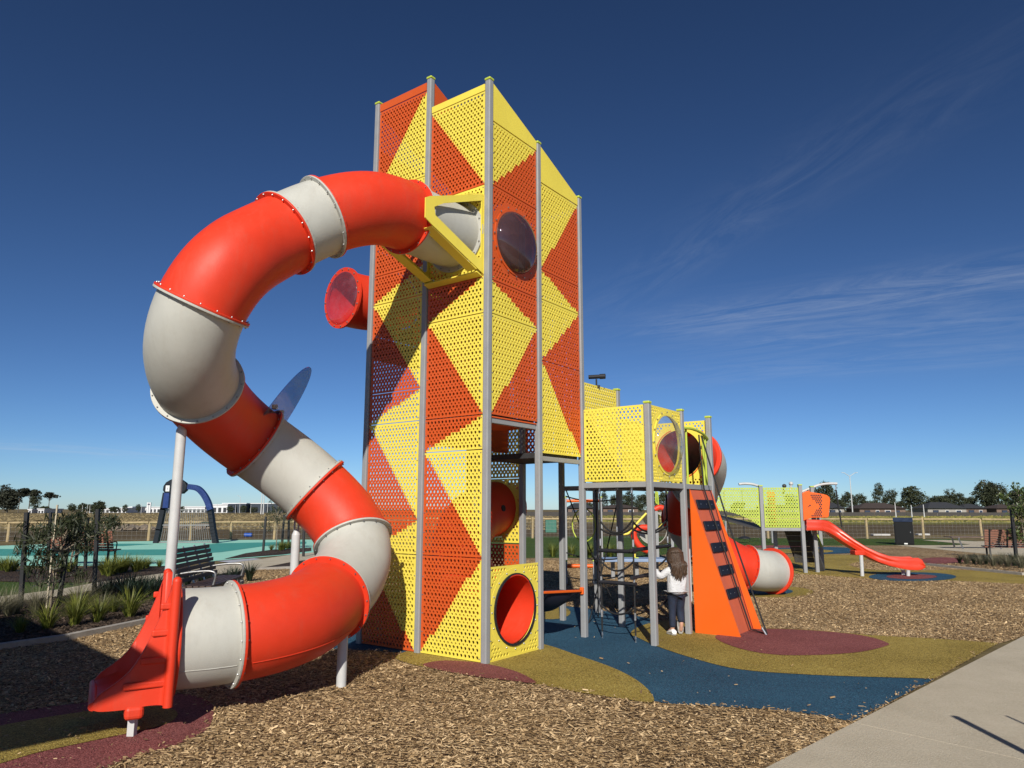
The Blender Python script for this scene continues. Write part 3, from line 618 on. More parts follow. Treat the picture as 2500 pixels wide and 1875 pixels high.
# added orange sheets that block the sky so the tower's middle stays dark
for y0_, y1_ in ((.05, BV-.05), (BV+.05, 1.62*BV)): fascia(tower, [(-BU+.03, y0_, 2.42), (-BU+.03, y1_, 2.42), (-BU+.03, y1_, 4.28), (-BU+.03, y0_, 4.28)], M['orange'], name='sky_block_sheet')
mb = MB(); ring(mb, Vector((-BU/2, -.035, 4.946)), (0, 1, 0), .384, .445, .02, 56); o = mb.build('slide_mouth_ring', M['white'], tower)
mb = MB(); bolts(mb, Vector((-BU/2, -.045, 4.946)), (0, -1, 0), .42, 18, .001, .009, .016); mb.build('bolts', M['boltm'], o)['kind'] = 'stuff'

# ------------------------------------------------------------------ the big spiral tube slide
PATH = [[-0.683, 8.412, 4.95], [-0.901, 8.128, 4.931], [-1.124, 7.839, 4.931], [-1.318, 7.567, 4.915], [-1.501, 7.324, 4.856], [-1.736, 7.115, 4.738], [-2.01, 6.931, 4.557], [-2.253, 6.751, 4.338], [-2.416, 6.555, 4.136], [-2.527, 6.365, 3.946], [-2.651, 6.242, 3.712], [-2.796, 6.234, 3.422], [-2.916, 6.354, 3.146], [-2.996, 6.586, 2.949], [-3.04, 6.889, 2.816], [-3.046, 7.217, 2.697], [-3.0, 7.52, 2.571], [-2.887, 7.757, 2.434], [-2.703, 7.91, 2.281], [-2.469, 8.004, 2.102], [-2.208, 8.072, 1.88], [-1.942, 8.101, 1.619], [-1.745, 8.043, 1.349], [-1.68, 7.862, 1.113], [-1.716, 7.582, 0.929], [-1.782, 7.256, 0.801], [-1.851, 6.932, 0.719], [-1.977, 6.632, 0.668], [-2.213, 6.366, 0.634], [-2.511, 6.153, 0.621], [-2.71, 6.04, 0.625]]
def resample(path, n):
    P_ = [Vector(p) for p in path]; d = [0]
    for i in range(1, len(P_)): d.append(d[-1] + (P_[i]-P_[i-1]).length)
    out = []; k = 0
    for i in range(n):
        s = d[-1]*i/(n-1)
        while k < len(P_)-2 and d[k+1] < s: k += 1
        out.append(P_[k].lerp(P_[k+1], (s-d[k])/max(1e-9, d[k+1]-d[k])))
    return out
def tube_slide(root, path, stations, colours, ro, fl, flange_cols, n=300, mats=None):
    """hollow sections between stations (fractions of the length), a pair of bolted flanges at each joint"""
    D = resample(catmull(path, 10), n)
    for _ in range(6): D = [D[0]] + [D[i]*.5 + (D[i-1]+D[i+1])*.25 for i in range(1, n-1)] + [D[-1]]
    root_p = root.matrix_basis.inverted()
    D = [root_p @ p for p in D]
    for i in range(len(stations)-1):
        i0, i1 = round(stations[i]*(n-1)), round(stations[i+1]*(n-1)); seg = D[i0:i1+1]
        if len(seg) > 18: seg = resample(seg, max(10, len(seg)//2))
        sec = hollow(seg, ro, ro-.014, 48).build('tube_section', M[colours[i]], root, smooth=60)
        P2, T2, N2, B2 = frames(seg)          # raised mould line along both sides
        for sg in ((1, -1) if max(p_.z for p_ in seg) < 1.45 and len(stations) > 8 else ()):
            ln = []
            for p_, t_ in zip(P2, T2):
                up_ = Vector((0, 0, 1)); sd2 = up_.cross(t_)
                if sd2.length < .2: sd2 = Vector((1, 0, 0))
                sd2.normalize(); w2 = (sd2*sg*.86 - (t_.cross(sd2)).normalized()*.5*(1 if (t_.cross(sd2)).z > 0 else -1)).normalized(); ln.append(p_ + w2*(ro-.001))
            mb = MB(); mb.tube(ln[1:-1], .005, 6); mb.build('mould_line', M[colours[i]], sec, smooth=60)
    for i, s in enumerate(stations[1:-1]):
        k = round(s*(n-1)); t = (D[k+1]-D[k-1]).normalized(); p = D[k]
        for sg, ck in ((-1, colours[i]), (1, colours[i+1])):
            mb = MB(); q = p + t*(sg*.0105); ring(mb, q, t, ro-.004, fl, .02, 56); f = mb.build('flange', M[ck], root, bevel=.004)
            mb = MB(); bolts(mb, q, t*sg, (ro+fl)/2+.004, 18, .0105, .008, .014); mb.build('bolts', M['boltm'], f)['kind'] = 'stuff'
    return D
slide = thing('tube_slide', 'big red and pale grey tube slide spiralling down from the top of the tower', 'tube slide', gnd(832, 1679))
ST = [0, .0885, .1996, .2491, .3689, .4641, .5833, .666, .7405, .8402, .957, 1.0]
SC = ['white', 'red', 'white', 'red', 'white', 'red', 'white', 'red', 'white', 'red', 'white']
SL = tube_slide(slide, PATH, ST, SC, .388, .432, None)
toL = slide.matrix_basis.inverted()
def pole(root, xy, z1, r, m, tip=None, z0=0.0, name='support_pole'):
    b = root.matrix_basis.inverted() @ Vector((xy[0], xy[1], z0)); mb = MB(); mb.cyl(b, b+Vector((0, 0, z1-z0)), r, 20); o = mb.build(name, M[m], root, smooth=40)
    if tip: # clevis fixing
        mb = MB(); t0 = b+Vector((0, 0, z1-z0)); mb.cyl(t0, t0+Vector((0, 0, .06)), r*.98, 20, r*.45)
        for sx in (-.022, .022): mb.box(t0+Vector((sx, 0, .06+tip/2)), (.008, .05, tip))
        mb.build('pole_fixing', M['pipe'], o)
    return o
pole(slide, (-3.19, 6.90), 2.40, .047, 'pipe', .12); pole(slide, (-1.60, 7.12), .50, .047, 'pipe', .03); pole(slide, (-2.39, 8.12), 1.37, .047, 'pipe', .12)
# exit chute
R11 = Vector((-2.71, 6.04, .625)); ce = Vector((-.871, -.491, 0)); cn = Vector((.491, -.871, 0))
chute = [(0.02, 1.115, .22), (.065, 1.12, .22), (.09, 1.05, .225), (.145, .87, .23), (.20, .72, .23), (.255, .595, .225), (.325, .48, .22), (.415, .40, .22), (.495, .345, .225), (.54, .29, .24)]
def chute_mesh():
    mb = MB(); rows = []
    fine = catmull(chute, 4)
    for s, zt, zb in fine:
        hw = .445 if s < .10 else lerp(.43, .40, (s-.1)/.5); fl = max(zb+.03, lerp(.285, .275, s/.6)); fl = min(fl, zt-.02)
        th = .04; k0 = min(1, (zt-fl)/.12)
        sec = [(-hw, zb), (-hw-.004, lerp(zb, zt, .5)), (-hw, zt-.012), (-hw+.010, zt), (-hw+th-.010, zt), (-hw+th, zt-.012), (-hw+th+.02, lerp(fl, zt, .45)), (-hw+th+.06, fl+.05*k0), (-hw+.17, fl+.012*k0), (-hw+.26, fl), (hw-.26, fl), (hw-.17, fl+.012*k0), (hw-th-.06, fl+.05*k0), (hw-th-.02, lerp(fl, zt, .45)), (hw-th, zt-.012), (hw-th+.010, zt), (hw-.010, zt), (hw, zt-.012), (hw+.004, lerp(zb, zt, .5)), (hw, zb)]
        rows.append([toL @ (Vector((R11.x, R11.y, 0)) + ce*s + cn*w + Vector((0, 0, z))) for w, z in sec])
    v = [p for r_ in rows for p in r_]; k = len(rows[0]); f = []
    for i in range(len(rows)-1):
        for j in range(k): a, b = i*k+j, i*k+(j+1) % k; f.append((a, b, b+k, a+k))
    f += [tuple(range((len(rows)-1)*k, len(rows)*k))]
    mb.add(v, [q[::-1] for q in f]); return mb
ch = chute_mesh().build('exit_chute', M['red'], slide, smooth=50)
lip = Vector((R11.x, R11.y, 0)) + ce*.54; mb = MB(); mb.tube([toL @ (lip + cn*w + Vector((0, 0, .262))) for w in (-.40, -.2, 0, .2, .40)], .03, 10); mb.build('lip', M['red'], ch, smooth=60)
# ribs moulded into the chute's sides, its mounting yoke and its foot
for sgn in (1, -1):
    for s0, s1, z in ((.075, .155, .93), (.075, .20, .74), (.075, .26, .545), (.075, .36, .38)):
        mb = MB(); p = toL @ (Vector((R11.x, R11.y, z)) + ce*((s0+s1)/2) + cn*(sgn*.432)); mb.box(p, (s1-s0, .03, .05), math.atan2(ce.y, ce.x)); mb.build('rib', M['red'], ch, bevel=.012, bseg=3)
mb = MB(); q = toL @ (R11 + ce*.015); ring(mb, q, ce, .372, .445, .05, 56); mb.build('flange', M['red'], ch, bevel=.012)
for sgn in (1, -1):
    mb = MB(); p = toL @ (Vector((R11.x, R11.y, .66)) + ce*.055 + cn*(sgn*.447)); mb.cyl(p-Vector((0, 0, .45)), p+Vector((0, 0, .45)), .034, 16); mb.lathe([(.034*math.cos(k*math.pi/10), .45+.034*math.sin(k*math.pi/10)) for k in range(5)]+[(.0005, .484)], 16, Matrix.Translation(p)); mb.build('edge_roll', M['red'], ch, smooth=50)
for sg in (.33, -.33):
    mb = MB(); p = toL @ (Vector((R11.x, R11.y, .19)) + ce*.27 + cn*sg); mb.box(p, (.13, .2, .10), math.atan2(ce.y, ce.x)); mb.build('foot_block', M['red'], ch, bevel=.03, bseg=3)
for sg in (.33, -.33):
    mb = MB(); p = Vector((R11.x, R11.y, 0)) + ce*.27 + cn*sg; mb.bar(toL @ p, toL @ (p+Vector((0, 0, .16))), .05, .05); mb.build('foot', M['pipe'], slide)
# blue acrylic climbing guard standing on a joint of the slide
k6 = round(.5833*299); t6 = (SL[k6+1]-SL[k6-1]).normalized(); c6 = SL[k6]
upd = Vector((.50, .10, .86)).normalized(); sdv = (Vector((.86, 0, -.50))*.25 + Vector((-.33, .94, 0))*.97); sdv = (sdv - upd*sdv.dot(upd)).normalized()
gp_ = []
for k in range(41):
    a = math.pi*k/40 - math.pi/2
    gp_.append(c6 + t6*.03 + upd*(.28 + .74*math.cos(a)) + sdv*(.40*math.sin(a)))
mb = MB(); mb.plate(gp_, .010); go = mb.build('climbing_guard', M['bluetint'], slide)
for s in (-.15, .15): mb = MB(); mb.box(c6 + upd*.43 + sdv*s, (.05, .05, .05)); mb.build('guard_bracket', M['steel'], go)
# ------------------------------------------------------------------ low platform joined to the tower's right side
plat = thing('play_platform', 'low yellow walled platform on grey posts beside the tower', 'play platform', G(0, 2), -TH)
for a, b, top in ((1, 0, 3.0), (1, 1, 3.01), (1, 2, 3.02), (0, 1, 3.40), (0, 2, 3.3), (-1, 1, 3.2), (-1, 2, 3.2)): post(plat, a*BU, b*BV, top)
put_panel(plat, g0, -PO, 2.016, 0, WU, .975, 'y'); 
put_panel(plat, BU+PO, g0, 2.02, 1, WV, .97, 'y', circ=(WV/2, .49, .385))
bubble(plat, (BU+PO+.008, BV/2, 2.51), (1, 0, 0), .385, M['clear'], .15, M['yellow'])
put_panel(plat, PO, g0, 2.02, 1, WV, 1.37, 'y', hide_bolts=True)
put_panel(plat, BU-g0, 2*BV+PO, 2.02, 2, WU, .97, 'y', circ=(WU/2, .48, .365), hide_bolts=True)
put_panel(plat, PO, BV+g0, 2.02, 1, WV, .97, 'y', hide_bolts=True)
put_panel(plat, -BU+g0, 2*BV-PO, 2.02, 0, WU, .97, 'y', hide_bolts=True)
for x0, x1, y0, y1 in ((.04, BU-.04, .04, BV-.02), (.04, BU-.04, BV+.02, 2*BV-.04), (-BU+.04, -.04, BV+.04, 2*BV-.04)): floor(plat, x0, x1, y0, y1, 1.985, .04)
def beam(parent, p0, p1, w=.05, h=.07, m='post'):
    mb = MB(); mb.bar(p0, p1, w, h); return mb.build('floor_beam', M[m], parent, bevel=.005)
hp = PSZ/2
for p0, p1 in (((hp, 0, 1.966), (BU-hp, 0, 1.966)), ((BU, hp, 1.966), (BU, BV-hp, 1.966)), ((BU, BV+hp, 1.966), (BU, 2*BV-hp, 1.966)), ((BU-hp, 2*BV, 1.966), (hp, 2*BV, 1.966)), ((0, BV+hp, 1.966), (0, 2*BV-hp, 1.966)), ((-BU+hp, BV, 1.966), (-hp, BV, 1.966))): beam(plat, p0, p1)
# lime grab rails at the entrance
def rail(parent, pts, r, m, name='grab_rail'):
    mb = MB(); mb.tube(catmull(pts, 6), r, 12); return mb.build(name, M[m], parent, smooth=60)
rail(plat, [(BU-.02, BV+.03, 2.78), (BU+.03, BV+.3, 2.79), (BU+.03, 2*BV-.35, 2.76), (BU-.01, 2*BV-.03, 2.70)], .02, 'lime')
for b, zt in ((.10, 2.78), (.21, 2.79), (.80, 2.74), (.88, 2.73)): mb = MB(); mb.cyl((BU-.02, BV+b*BV, 1.985), (BU-.02, BV+b*BV, zt), .0165, 12); mb.build('barrier_bar', M['lime'], plat, smooth=60)
mb = MB(); mb.box((BU-.03, 2*BV-.05, 2.70), (.02, .07, .12)); mb.build('rail_bracket', M['lime'], plat)
# little black telescope on the high yellow panel
ts = thing('telescope', 'small black play telescope mounted on the top edge of the high yellow panel', 'telescope', G(0, 2.42, 3.39), -TH+R(20))
mb = MB(); mb.cyl((0, 0, -.02), (0, 0, .10), .012, 10); mb.build('stem', M['rubberblack'], ts)
mb = MB(); mb.cyl((-.11, 0, .135), (.07, 0, .135), .030, 14); o = mb.build('barrel', M['rubberblack'], ts, smooth=40)
mb = MB(); mb.cyl((.05, 0, .135), (.13, 0, .135), .038, 14); mb.build('hood', M['rubberblack'], o, smooth=40)
mb = MB(); mb.box((0, 0, -.005), (.10, .03, .03)); mb.build('clamp', M['rubberblack'], ts)

# ------------------------------------------------------------------ orange climbing ramp on the platform's entrance side
ramp = thing('climbing_ramp', 'orange climbing ramp with dark foot plates leaning on the low platform', 'climbing ramp', G(1, 3), -TH)
x0 = hp+.006; bL, bR = .115*BV, .875*BV
for b, nm in ((bL, 'side_panel'), (bR, 'side_panel')):
    mb = MB(); mb.plate([(x0, b, .0), (.67*BU, b, .0), (x0, b, 1.93)] if b == bL else [(x0, b, 0), (.69*BU, b, 0), (x0, b, 1.93)], .016); mb.build(nm, M['brightorange'], ramp)
rt, rb = Vector((x0-.0, 0, 1.915)), Vector((.565*BU, 0, .02))
mb = MB(); mb.plate([(rt.x, bL+.01, rt.z), (rt.x, bR-.01, rt.z), (rb.x, bR-.01, rb.z), (rb.x, bL+.01, rb.z)], .014); mb.build('ramp_board', M['salmon'], ramp)
rdir = (rb-rt); rn = Vector((rdir.z, 0, -rdir.x)).normalized(); rn = rn if rn.x > 0 else -rn
for i, fr in enumerate((.105, .26, .415, .575, .735)):
    p = rt.lerp(rb, fr) + rn*.024; p.y = (bL+bR)/2-.035+.012*i; wy = .60-.035*i
    t = rdir.normalized(); m3 = Matrix((t, Vector((0, 1, 0)), t.cross(Vector((0, 1, 0))))).transposed()
    mb = MB(); mb.box(p, (.135, wy, .024), M3=m3); f = mb.build('foot_plate', M['navy'], ramp, bevel=.012)
    mb = MB()
    for dy in (-.2, 0, .2): mb.box(p + Vector((0, dy*wy/.6, 0)) + rn*.0125, (.012, .012, .004), M3=m3)
    mb.build('screws', M['steel'], f)['kind'] = 'stuff'
def sag(p0, p1, s, n=10): return [Vector(p0).lerp(Vector(p1), k/n) - Vector((0, 0, s*4*(k/n)*(1-k/n))) for k in range(n+1)]
rp = thing('climbing_rope', 'black climbing rope running down the orange ramp to the ground', 'rope', gnd(1873, 1554))
il = rp.matrix_basis.inverted(); anc = Vector((0, 0, .03))
for nm, pts in (('rope', [il @ G(1.035, 3.62, 2.72), il @ G(1.40, 3.57, 1.45), anc]), ('rope', [il @ G(1.05, 3.50, 2.72), il @ G(1.09, 3.5, 1.95), il @ G(1.62, 3.62, .05), anc])):
    mb = MB(); mb.tube(pts, .012, 8); mb.build(nm, M['rope'], rp)
mb = MB(); mb.cyl(anc+Vector((0, 0, -.03)), anc+Vector((-.06, .02, .08)), .014, 8); mb.build('rope_shackle', M['steel'], rp)

# ------------------------------------------------------------------ rope net hanging under the platform
net = thing('rope_net', 'black rope ladder net hanging under the low platform', 'rope net', G(.47, 2.05), -TH)
nl = net.matrix_basis.inverted()
A_, B_, C_ = (.23, 2.06), (.72, 2.04), (.60, 3.30)
def gl(ab, z): return nl @ G(ab[0], ab[1], z)
for ab in (A_, B_, C_):
    mb = MB(); mb.cyl(gl(ab, .10), gl(ab, 1.94), .0115, 8); o = mb.build('rope', M['rope'], net)
    mb = MB(); mb.tube([gl(ab, z) for z in (.0, .03, .06, .09, .12)], [.012, .006, .013, .006, .012], 6); mb.build('chain', M['steel'], o)
    for z in (1.86, 1.18, .70, .28): mb = MB(); mb.cyl(gl(ab, z), gl(ab, z+.09), .0155, 8); mb.build('ferrule', M['steel'], o)
for p, q, zs in ((A_, B_, (1.12, .72)), (B_, C_, (1.14, .80))):
    for z in zs:
        d = (gl(q, z)-gl(p, z)); mb = MB(); mb.cyl(gl(p, z)-d*.06, gl(q, z)+d*.06, .025, 12); mb.build('rung', M['rubberblack'], net, smooth=50)
    for z, s in ((1.50, .16), (1.40, .08), (.98, .12), (.42, .10)): mb = MB(); mb.tube(sag(gl(p, z), gl(q, z+.02), s), .0125, 8); mb.build('cross_rope', M['rope'], net, smooth=50)
mid = G(.48, 2.06); mb = MB(); mb.cyl(nl @ (mid+Vector((0, 0, 1.05))), nl @ (mid+Vector((0, 0, 1.43))), .010, 8); mb.build('rope', M['steel'], net)
net2 = thing('rope_net', 'black rope spider net strung between the grey posts behind the tower', 'rope net', G(-.5, 3.1), -TH)
n2 = net2.matrix_basis.inverted()
for k, (p0, p1) in enumerate((((-.15, 2.6, 1.93), (-.75, 3.6, .02)), ((-.85, 2.9, 1.93), (-.35, 3.6, .02)), ((-.1, 3.2, 1.93), (-.55, 3.0, .02)), ((-.96, 3.05, 1.0), (-.06, 3.05, .95)), ((-.96, 3.05, .65), (-.06, 3.0, .7)), ((-.96, 3.05, 1.85), (-.06, 3.0, 1.80)))):
    mb = MB(); mb.tube(sag(n2 @ G(*p0[:2], p0[2]), n2 @ G(*p1[:2], p1[2]), .05), .0095, 8); mb.build('rope', M['rope'], net2, smooth=50)
mb = MB(); mb.tube([n2 @ G(-.55+.2*math.cos(a*.3), 2.9, 1.42+.24*math.sin(a*.3)) for a in range(21)], .010, 8, closed=True); mb.build('hoop', M['lime'], net2, smooth=60)
# sling seat between the tower's right posts
sl = thing('sling_seat', 'black sling seat under an orange bar between the tower posts', 'sling seat', G(-.15, 1.5), -TH); s2 = sl.matrix_basis.inverted()
pa, pb = s2 @ G(0, 1.04, .66), s2 @ G(0, 1.96, .60)
mb = MB(); mb.bar(pa, pb, .035, .03); mb.build('bar', M['brightorange'], sl, bevel=.006)
mb = MB(); mb.box(pb, (.05, .06, .09)); mb.build('bar_bracket', M['brightorange'], sl, bevel=.008)
mb = MB(); v = []; f = []; nu, nv = 12, 6
for i in range(nu+1):
    for j in range(nv+1):
        t, w = i/nu, j/nv; p = pa.lerp(pb, t) + Vector((-.62*w, 0, -.015 - .26*(math.sin(math.pi*t)**.7)*math.sin(math.pi*w)**.6)); v.append(p)
for i in range(nu):
    for j in range(nv): a = i*(nv+1)+j; f.append((a, a+1, a+nv+2, a+nv+1))
mb.add(v, f); o = mb.build('sling', M['navy'], sl, smooth=180); sol = o.modifiers.new('solid', 'SOLIDIFY'); sol.thickness = .012
mb = MB(); mb.bar(pa+Vector((-.64, 0, 0)), pb+Vector((-.64, 0, 0)), .035, .03); mb.build('bar', M['brightorange'], sl, bevel=.006)
for e in (pa, pb): mb = MB(); mb.cyl((e.x-.64, e.y, e.z), (e.x-.64, e.y, 0), .03, 12); mb.build('leg', M['post'], sl, smooth=50)

# ------------------------------------------------------------------ second tube slide behind the ramp
slide2 = thing('tube_slide', 'shorter red and pale grey tube slide leaving the low platform behind the orange ramp', 'tube slide', Vector((4.3, 14.15, 0)))
PATH2 = [(2.58, 11.13, 2.5), (2.95, 11.65, 2.48), (3.2, 12.1, 2.38), (3.28, 12.6, 2.15), (3.2, 13.1, 1.85), (3.22, 13.6, 1.5), (3.5, 14.0, 1.15), (3.9, 14.1, .85), (4.3, 14.15, .62), (4.75, 14.3, .5), (5.15, 14.6, .455)]
S2 = tube_slide(slide2, PATH2, [0, .125, .37, .53, .66, .86, 1.0], ['red', 'white', 'red', 'white', 'red', 'white'], .388, .432, None)
t2 = (S2[-1]-S2[-4]).normalized()
mb = MB(); ring(mb, S2[-1], t2, .376, .445, .05, 56); mb.build('flange', M['red'], slide2, bevel=.012)
k2 = round(.125*299); tt = (S2[k2+1]-S2[k2-1]).normalized(); mb = MB(); ring(mb, S2[k2]-tt*.05, tt, .385, .45, .06, 56); mb.build('flange', M['red'], slide2, bevel=.01)
for xy, zt in (((3.22, 13.45), 1.2), ((4.35, 14.15), .25)): pole(slide2, xy, zt, .045, 'pipe', .03)

# ------------------------------------------------------------------ the girl
def skin(name, verts, edges, radii, m, parent, root=0, sub=2, loc=None):
    me = bpy.data.meshes.new(name); me.from_pydata([tuple(v) for v in verts], edges, []); o = bpy.data.objects.new(name, me); C.objects.link(o); o.parent = parent
    md = o.modifiers.new('skin', 'SKIN'); md.use_smooth_shade = True
    if not me.skin_vertices: 
        bpy.context.view_layer.update()
    lay = me.skin_vertices[0].data if me.skin_vertices else None
    for i, r_ in enumerate(radii):
        lay[i].radius = r_ if isinstance(r_, tuple) else (r_, r_); lay[i].use_root = (i == root)
    ss = o.modifiers.new('sub', 'SUBSURF'); ss.levels = sub; ss.render_levels = sub
    me.materials.append(m); return o
M['skin'] = mat('skin', (.52, .29, .20), .5, .06, 20); M['jumper'] = mat('white knit jumper', (.56, .56, .57), .95, .10, 9, .6, 60); M['denim'] = mat('dark denim', (.011, .018, .040), .8, .35, 25, .3, 220, stretch=(1, 1, .35))
M['shoe'] = mat('white shoe', (.72, .72, .70), .55, .05); M['sole'] = mat('worn grey sole', (.34, .32, .29), .8, .3, 30); M['hair'] = mat('brown hair', (.060, .034, .019), .40, .55, 18, .4, 60, stretch=(6, 6, .6)); M['seam'] = mat('denim seam', (.10, .11, .13), .8, .1)
girl = thing('person', 'child with long brown hair in white jumper and dark jeans beside the ramp', 'person', (2.20, 9.93, .0205), R(12))
# joints: x right, y forward (away from the camera)
J = dict(pel=(0, 0, .53), wai=(0, .005, .63), che=(0, .0, .76), nck=(0, .005, .885), hd0=(0, .012, .945), hd1=(0, .02, 1.02), hd2=(0, .02, 1.075),
 shL=(-.095, 0, .845), elL=(-.205, .04, .735), wrL=(-.285, .09, .855), haL=(-.305, .10, .895), shR=(.095, 0, .845), elR=(.135, .09, .72), wrR=(.11, .20, .74), haR=(.10, .24, .755),
 hiL=(-.058, 0, .50), knL=(-.066, .01, .285), anL=(-.072, -.005, .075), ftL=(-.08, .09, .03), hiR=(.058, 0, .50), knR=(.058, .035, .285), anR=(.052, -.012, .135), ftR=(.055, .03, .035))
order = list(J); ix = {k: i for i, k in enumerate(order)}
E_ = [('pel', 'wai'), ('wai', 'che'), ('che', 'nck'), ('nck', 'hd0'), ('hd0', 'hd1'), ('hd1', 'hd2'), ('che', 'shL'), ('shL', 'elL'), ('elL', 'wrL'), ('wrL', 'haL'), ('che', 'shR'), ('shR', 'elR'), ('elR', 'wrR'), ('wrR', 'haR'), ('pel', 'hiL'), ('hiL', 'knL'), ('knL', 'anL'), ('anL', 'ftL'), ('pel', 'hiR'), ('hiR', 'knR'), ('knR', 'anR'), ('anR', 'ftR')]
rad = dict(pel=(.07, .05), wai=(.075, .055), che=(.095, .066), nck=.034, hd0=.055, hd1=.078, hd2=.055, shL=.042, elL=.030, wrL=.021, haL=.020, shR=.042, elR=.030, wrR=.021, haR=.020, hiL=.045, knL=.036, anL=.027, ftL=.025, hiR=.045, knR=.036, anR=.027, ftR=.025)
body = skin('body', [J[k] for k in order], [(ix[a], ix[b]) for a, b in E_], [rad[k] for k in order], M['skin'], girl)
def sub_skin(name, keys, extra, radii, m, parent, root=0, sub=2):
    pts = [extra.get(k, J.get(k)) for k in keys]; return pts
jv = [(0, .0, .50), (0, .0, .555), (0, .0, .66), (0, .0, .78), (0, .0, .865), (0, .005, .905), (-.10, 0, .84), (-.15, .02, .785), J['elL'], (-.25, .065, .795), (-.278, .085, .843), (.10, 0, .84), (.13, .045, .775), J['elR'], (.122, .15, .73), (.112, .19, .737)]
je = [(0, 1), (1, 2), (2, 3), (3, 4), (4, 5), (3, 6), (6, 7), (7, 8), (8, 9), (9, 10), (3, 11), (11, 12), (12, 13), (13, 14), (14, 15)]
jr = [(.128, .098), (.140, .108), (.134, .102), (.122, .092), (.085, .065), (.05, .05), .062, .060, .057, .050, .036, .062, .060, .057, .050, .036]
jm = skin('jumper', jv, je, jr, M['jumper'], girl, 2)
gv = [(0, .0, .60), (-.056, 0, .47), (-.063, .004, .38), J['knL'], (-.069, 0, .18), (-.072, -.003, .085), (.056, 0, .47), (.058, .02, .37), J['knR'], (.055, .01, .20), (.052, -.010, .14)]
gr_ = [(.112, .092), (.070, .074), .062, .051, .047, .044, (.070, .074), .062, .054, .050, .044]
jn = skin('jeans', gv, [(0, 1), (1, 2), (2, 3), (3, 4), (4, 5), (0, 6), (6, 7), (7, 8), (8, 9), (9, 10)], gr_, M['denim'], girl, 0)
def shoe(loc, rot):
    s = bpy.data.objects.new('shoe', None)
    prof = [(-.068, .030, .028), (-.062, .036, .062), (-.035, .036, .075), (.0, .036, .066), (.045, .038, .045), (.075, .034, .034), (.092, .022, .026)]
    mb = MB(); v = []; f = []; n = 14
    for y, w, h in prof:
        for k in range(n):
            a = 2*math.pi*k/n; c_, s_ = math.cos(a), math.sin(a); v.append((w*(abs(c_)**.8)*(1 if c_ > 0 else -1), y, .016+max(0, (h-.016))*(.5+.5*s_)))
    for i in range(len(prof)-1):
        for k in range(n): f.append((i*n+k, i*n+(k+1) % n, (i+1)*n+(k+1) % n, (i+1)*n+k))
    f += [tuple(range(n))[::-1], tuple(range((len(prof)-1)*n, len(prof)*n))]
    mb.add(v, [q[::-1] for q in f]); o = mb.build('shoe', M['shoe'], girl, loc, rot, smooth=60)
    mb = MB(); sp_ = [(-.074, .024), (-.06, .036), (-.02, .034), (.03, .040), (.07, .038), (.098, .02)]; poly = [(w, y) for y, w in sp_] + [(-w, y) for y, w in sp_[::-1]]
    mb.prism(poly, 0, .018); mb.build('sole', M['sole'], o, bevel=.004); return o
shoe((-.076, .02, 0), (0, 0, R(8))); shoe((.053, .012, .100), (R(-82), 0, R(-3)))
# hand that reaches towards the rope: palm, four fingers and a thumb
hp0 = Vector(J['wrL']); hd = (Vector(J['haL'])-hp0).normalized(); sd_ = Vector((0, 1, 0)); sd_ = (sd_-hd*sd_.dot(hd)).normalized()
for k, (o_, ln) in enumerate(((-.015, .030), (-.005, .036), (.005, .034), (.015, .027))):
    b0 = Vector(J['haL']) + sd_*o_; cur = Vector((.5, .3, .0)); mb = MB(); mb.tube([b0-hd*.01, b0+hd*ln*.6, b0+hd*ln*.85+cur*.012], [.0062, .0056, .0042], 8); mb.build('finger', M['skin'], body, smooth=60)
mb = MB(); b0 = hp0 + hd*.015 + sd_*.016; mb.tube([b0, b0+sd_*.018+hd*.012, b0+sd_*.022+hd*.03], [.0065, .006, .0045], 8); mb.build('thumb', M['skin'], body, smooth=60)
# face (turned away) and ears
for s in (-1, 1):
    mb = MB(); mb.lathe([(.0001, .012), (.009, .009), (.012, 0), (.0001, -.008)], 10, Matrix.Translation((s*.070, .02, 1.01))); mb.build('ear', M['skin'], body, smooth=180)
    mb = MB(); mb.lathe([(.0001, .004), (.008, .0), (.0001, -.004)], 10, Matrix.Translation((s*.027, .088, 1.03))@Matrix.Rotation(R(90), 4, 'X')); mb.build('eye', M['rubberblack'], body)
mb = MB(); mb.tube([(0, .092, 1.03), (0, .105, 1.005), (0, .092, .998)], [.006, .010, .008], 8); mb.build('nose', M['skin'], body, smooth=180)
mb = MB(); mb.tube([(-.018, .086, .975), (0, .092, .973), (.018, .086, .975)], .004, 6); mb.build('mouth', M['red'], body, smooth=180)
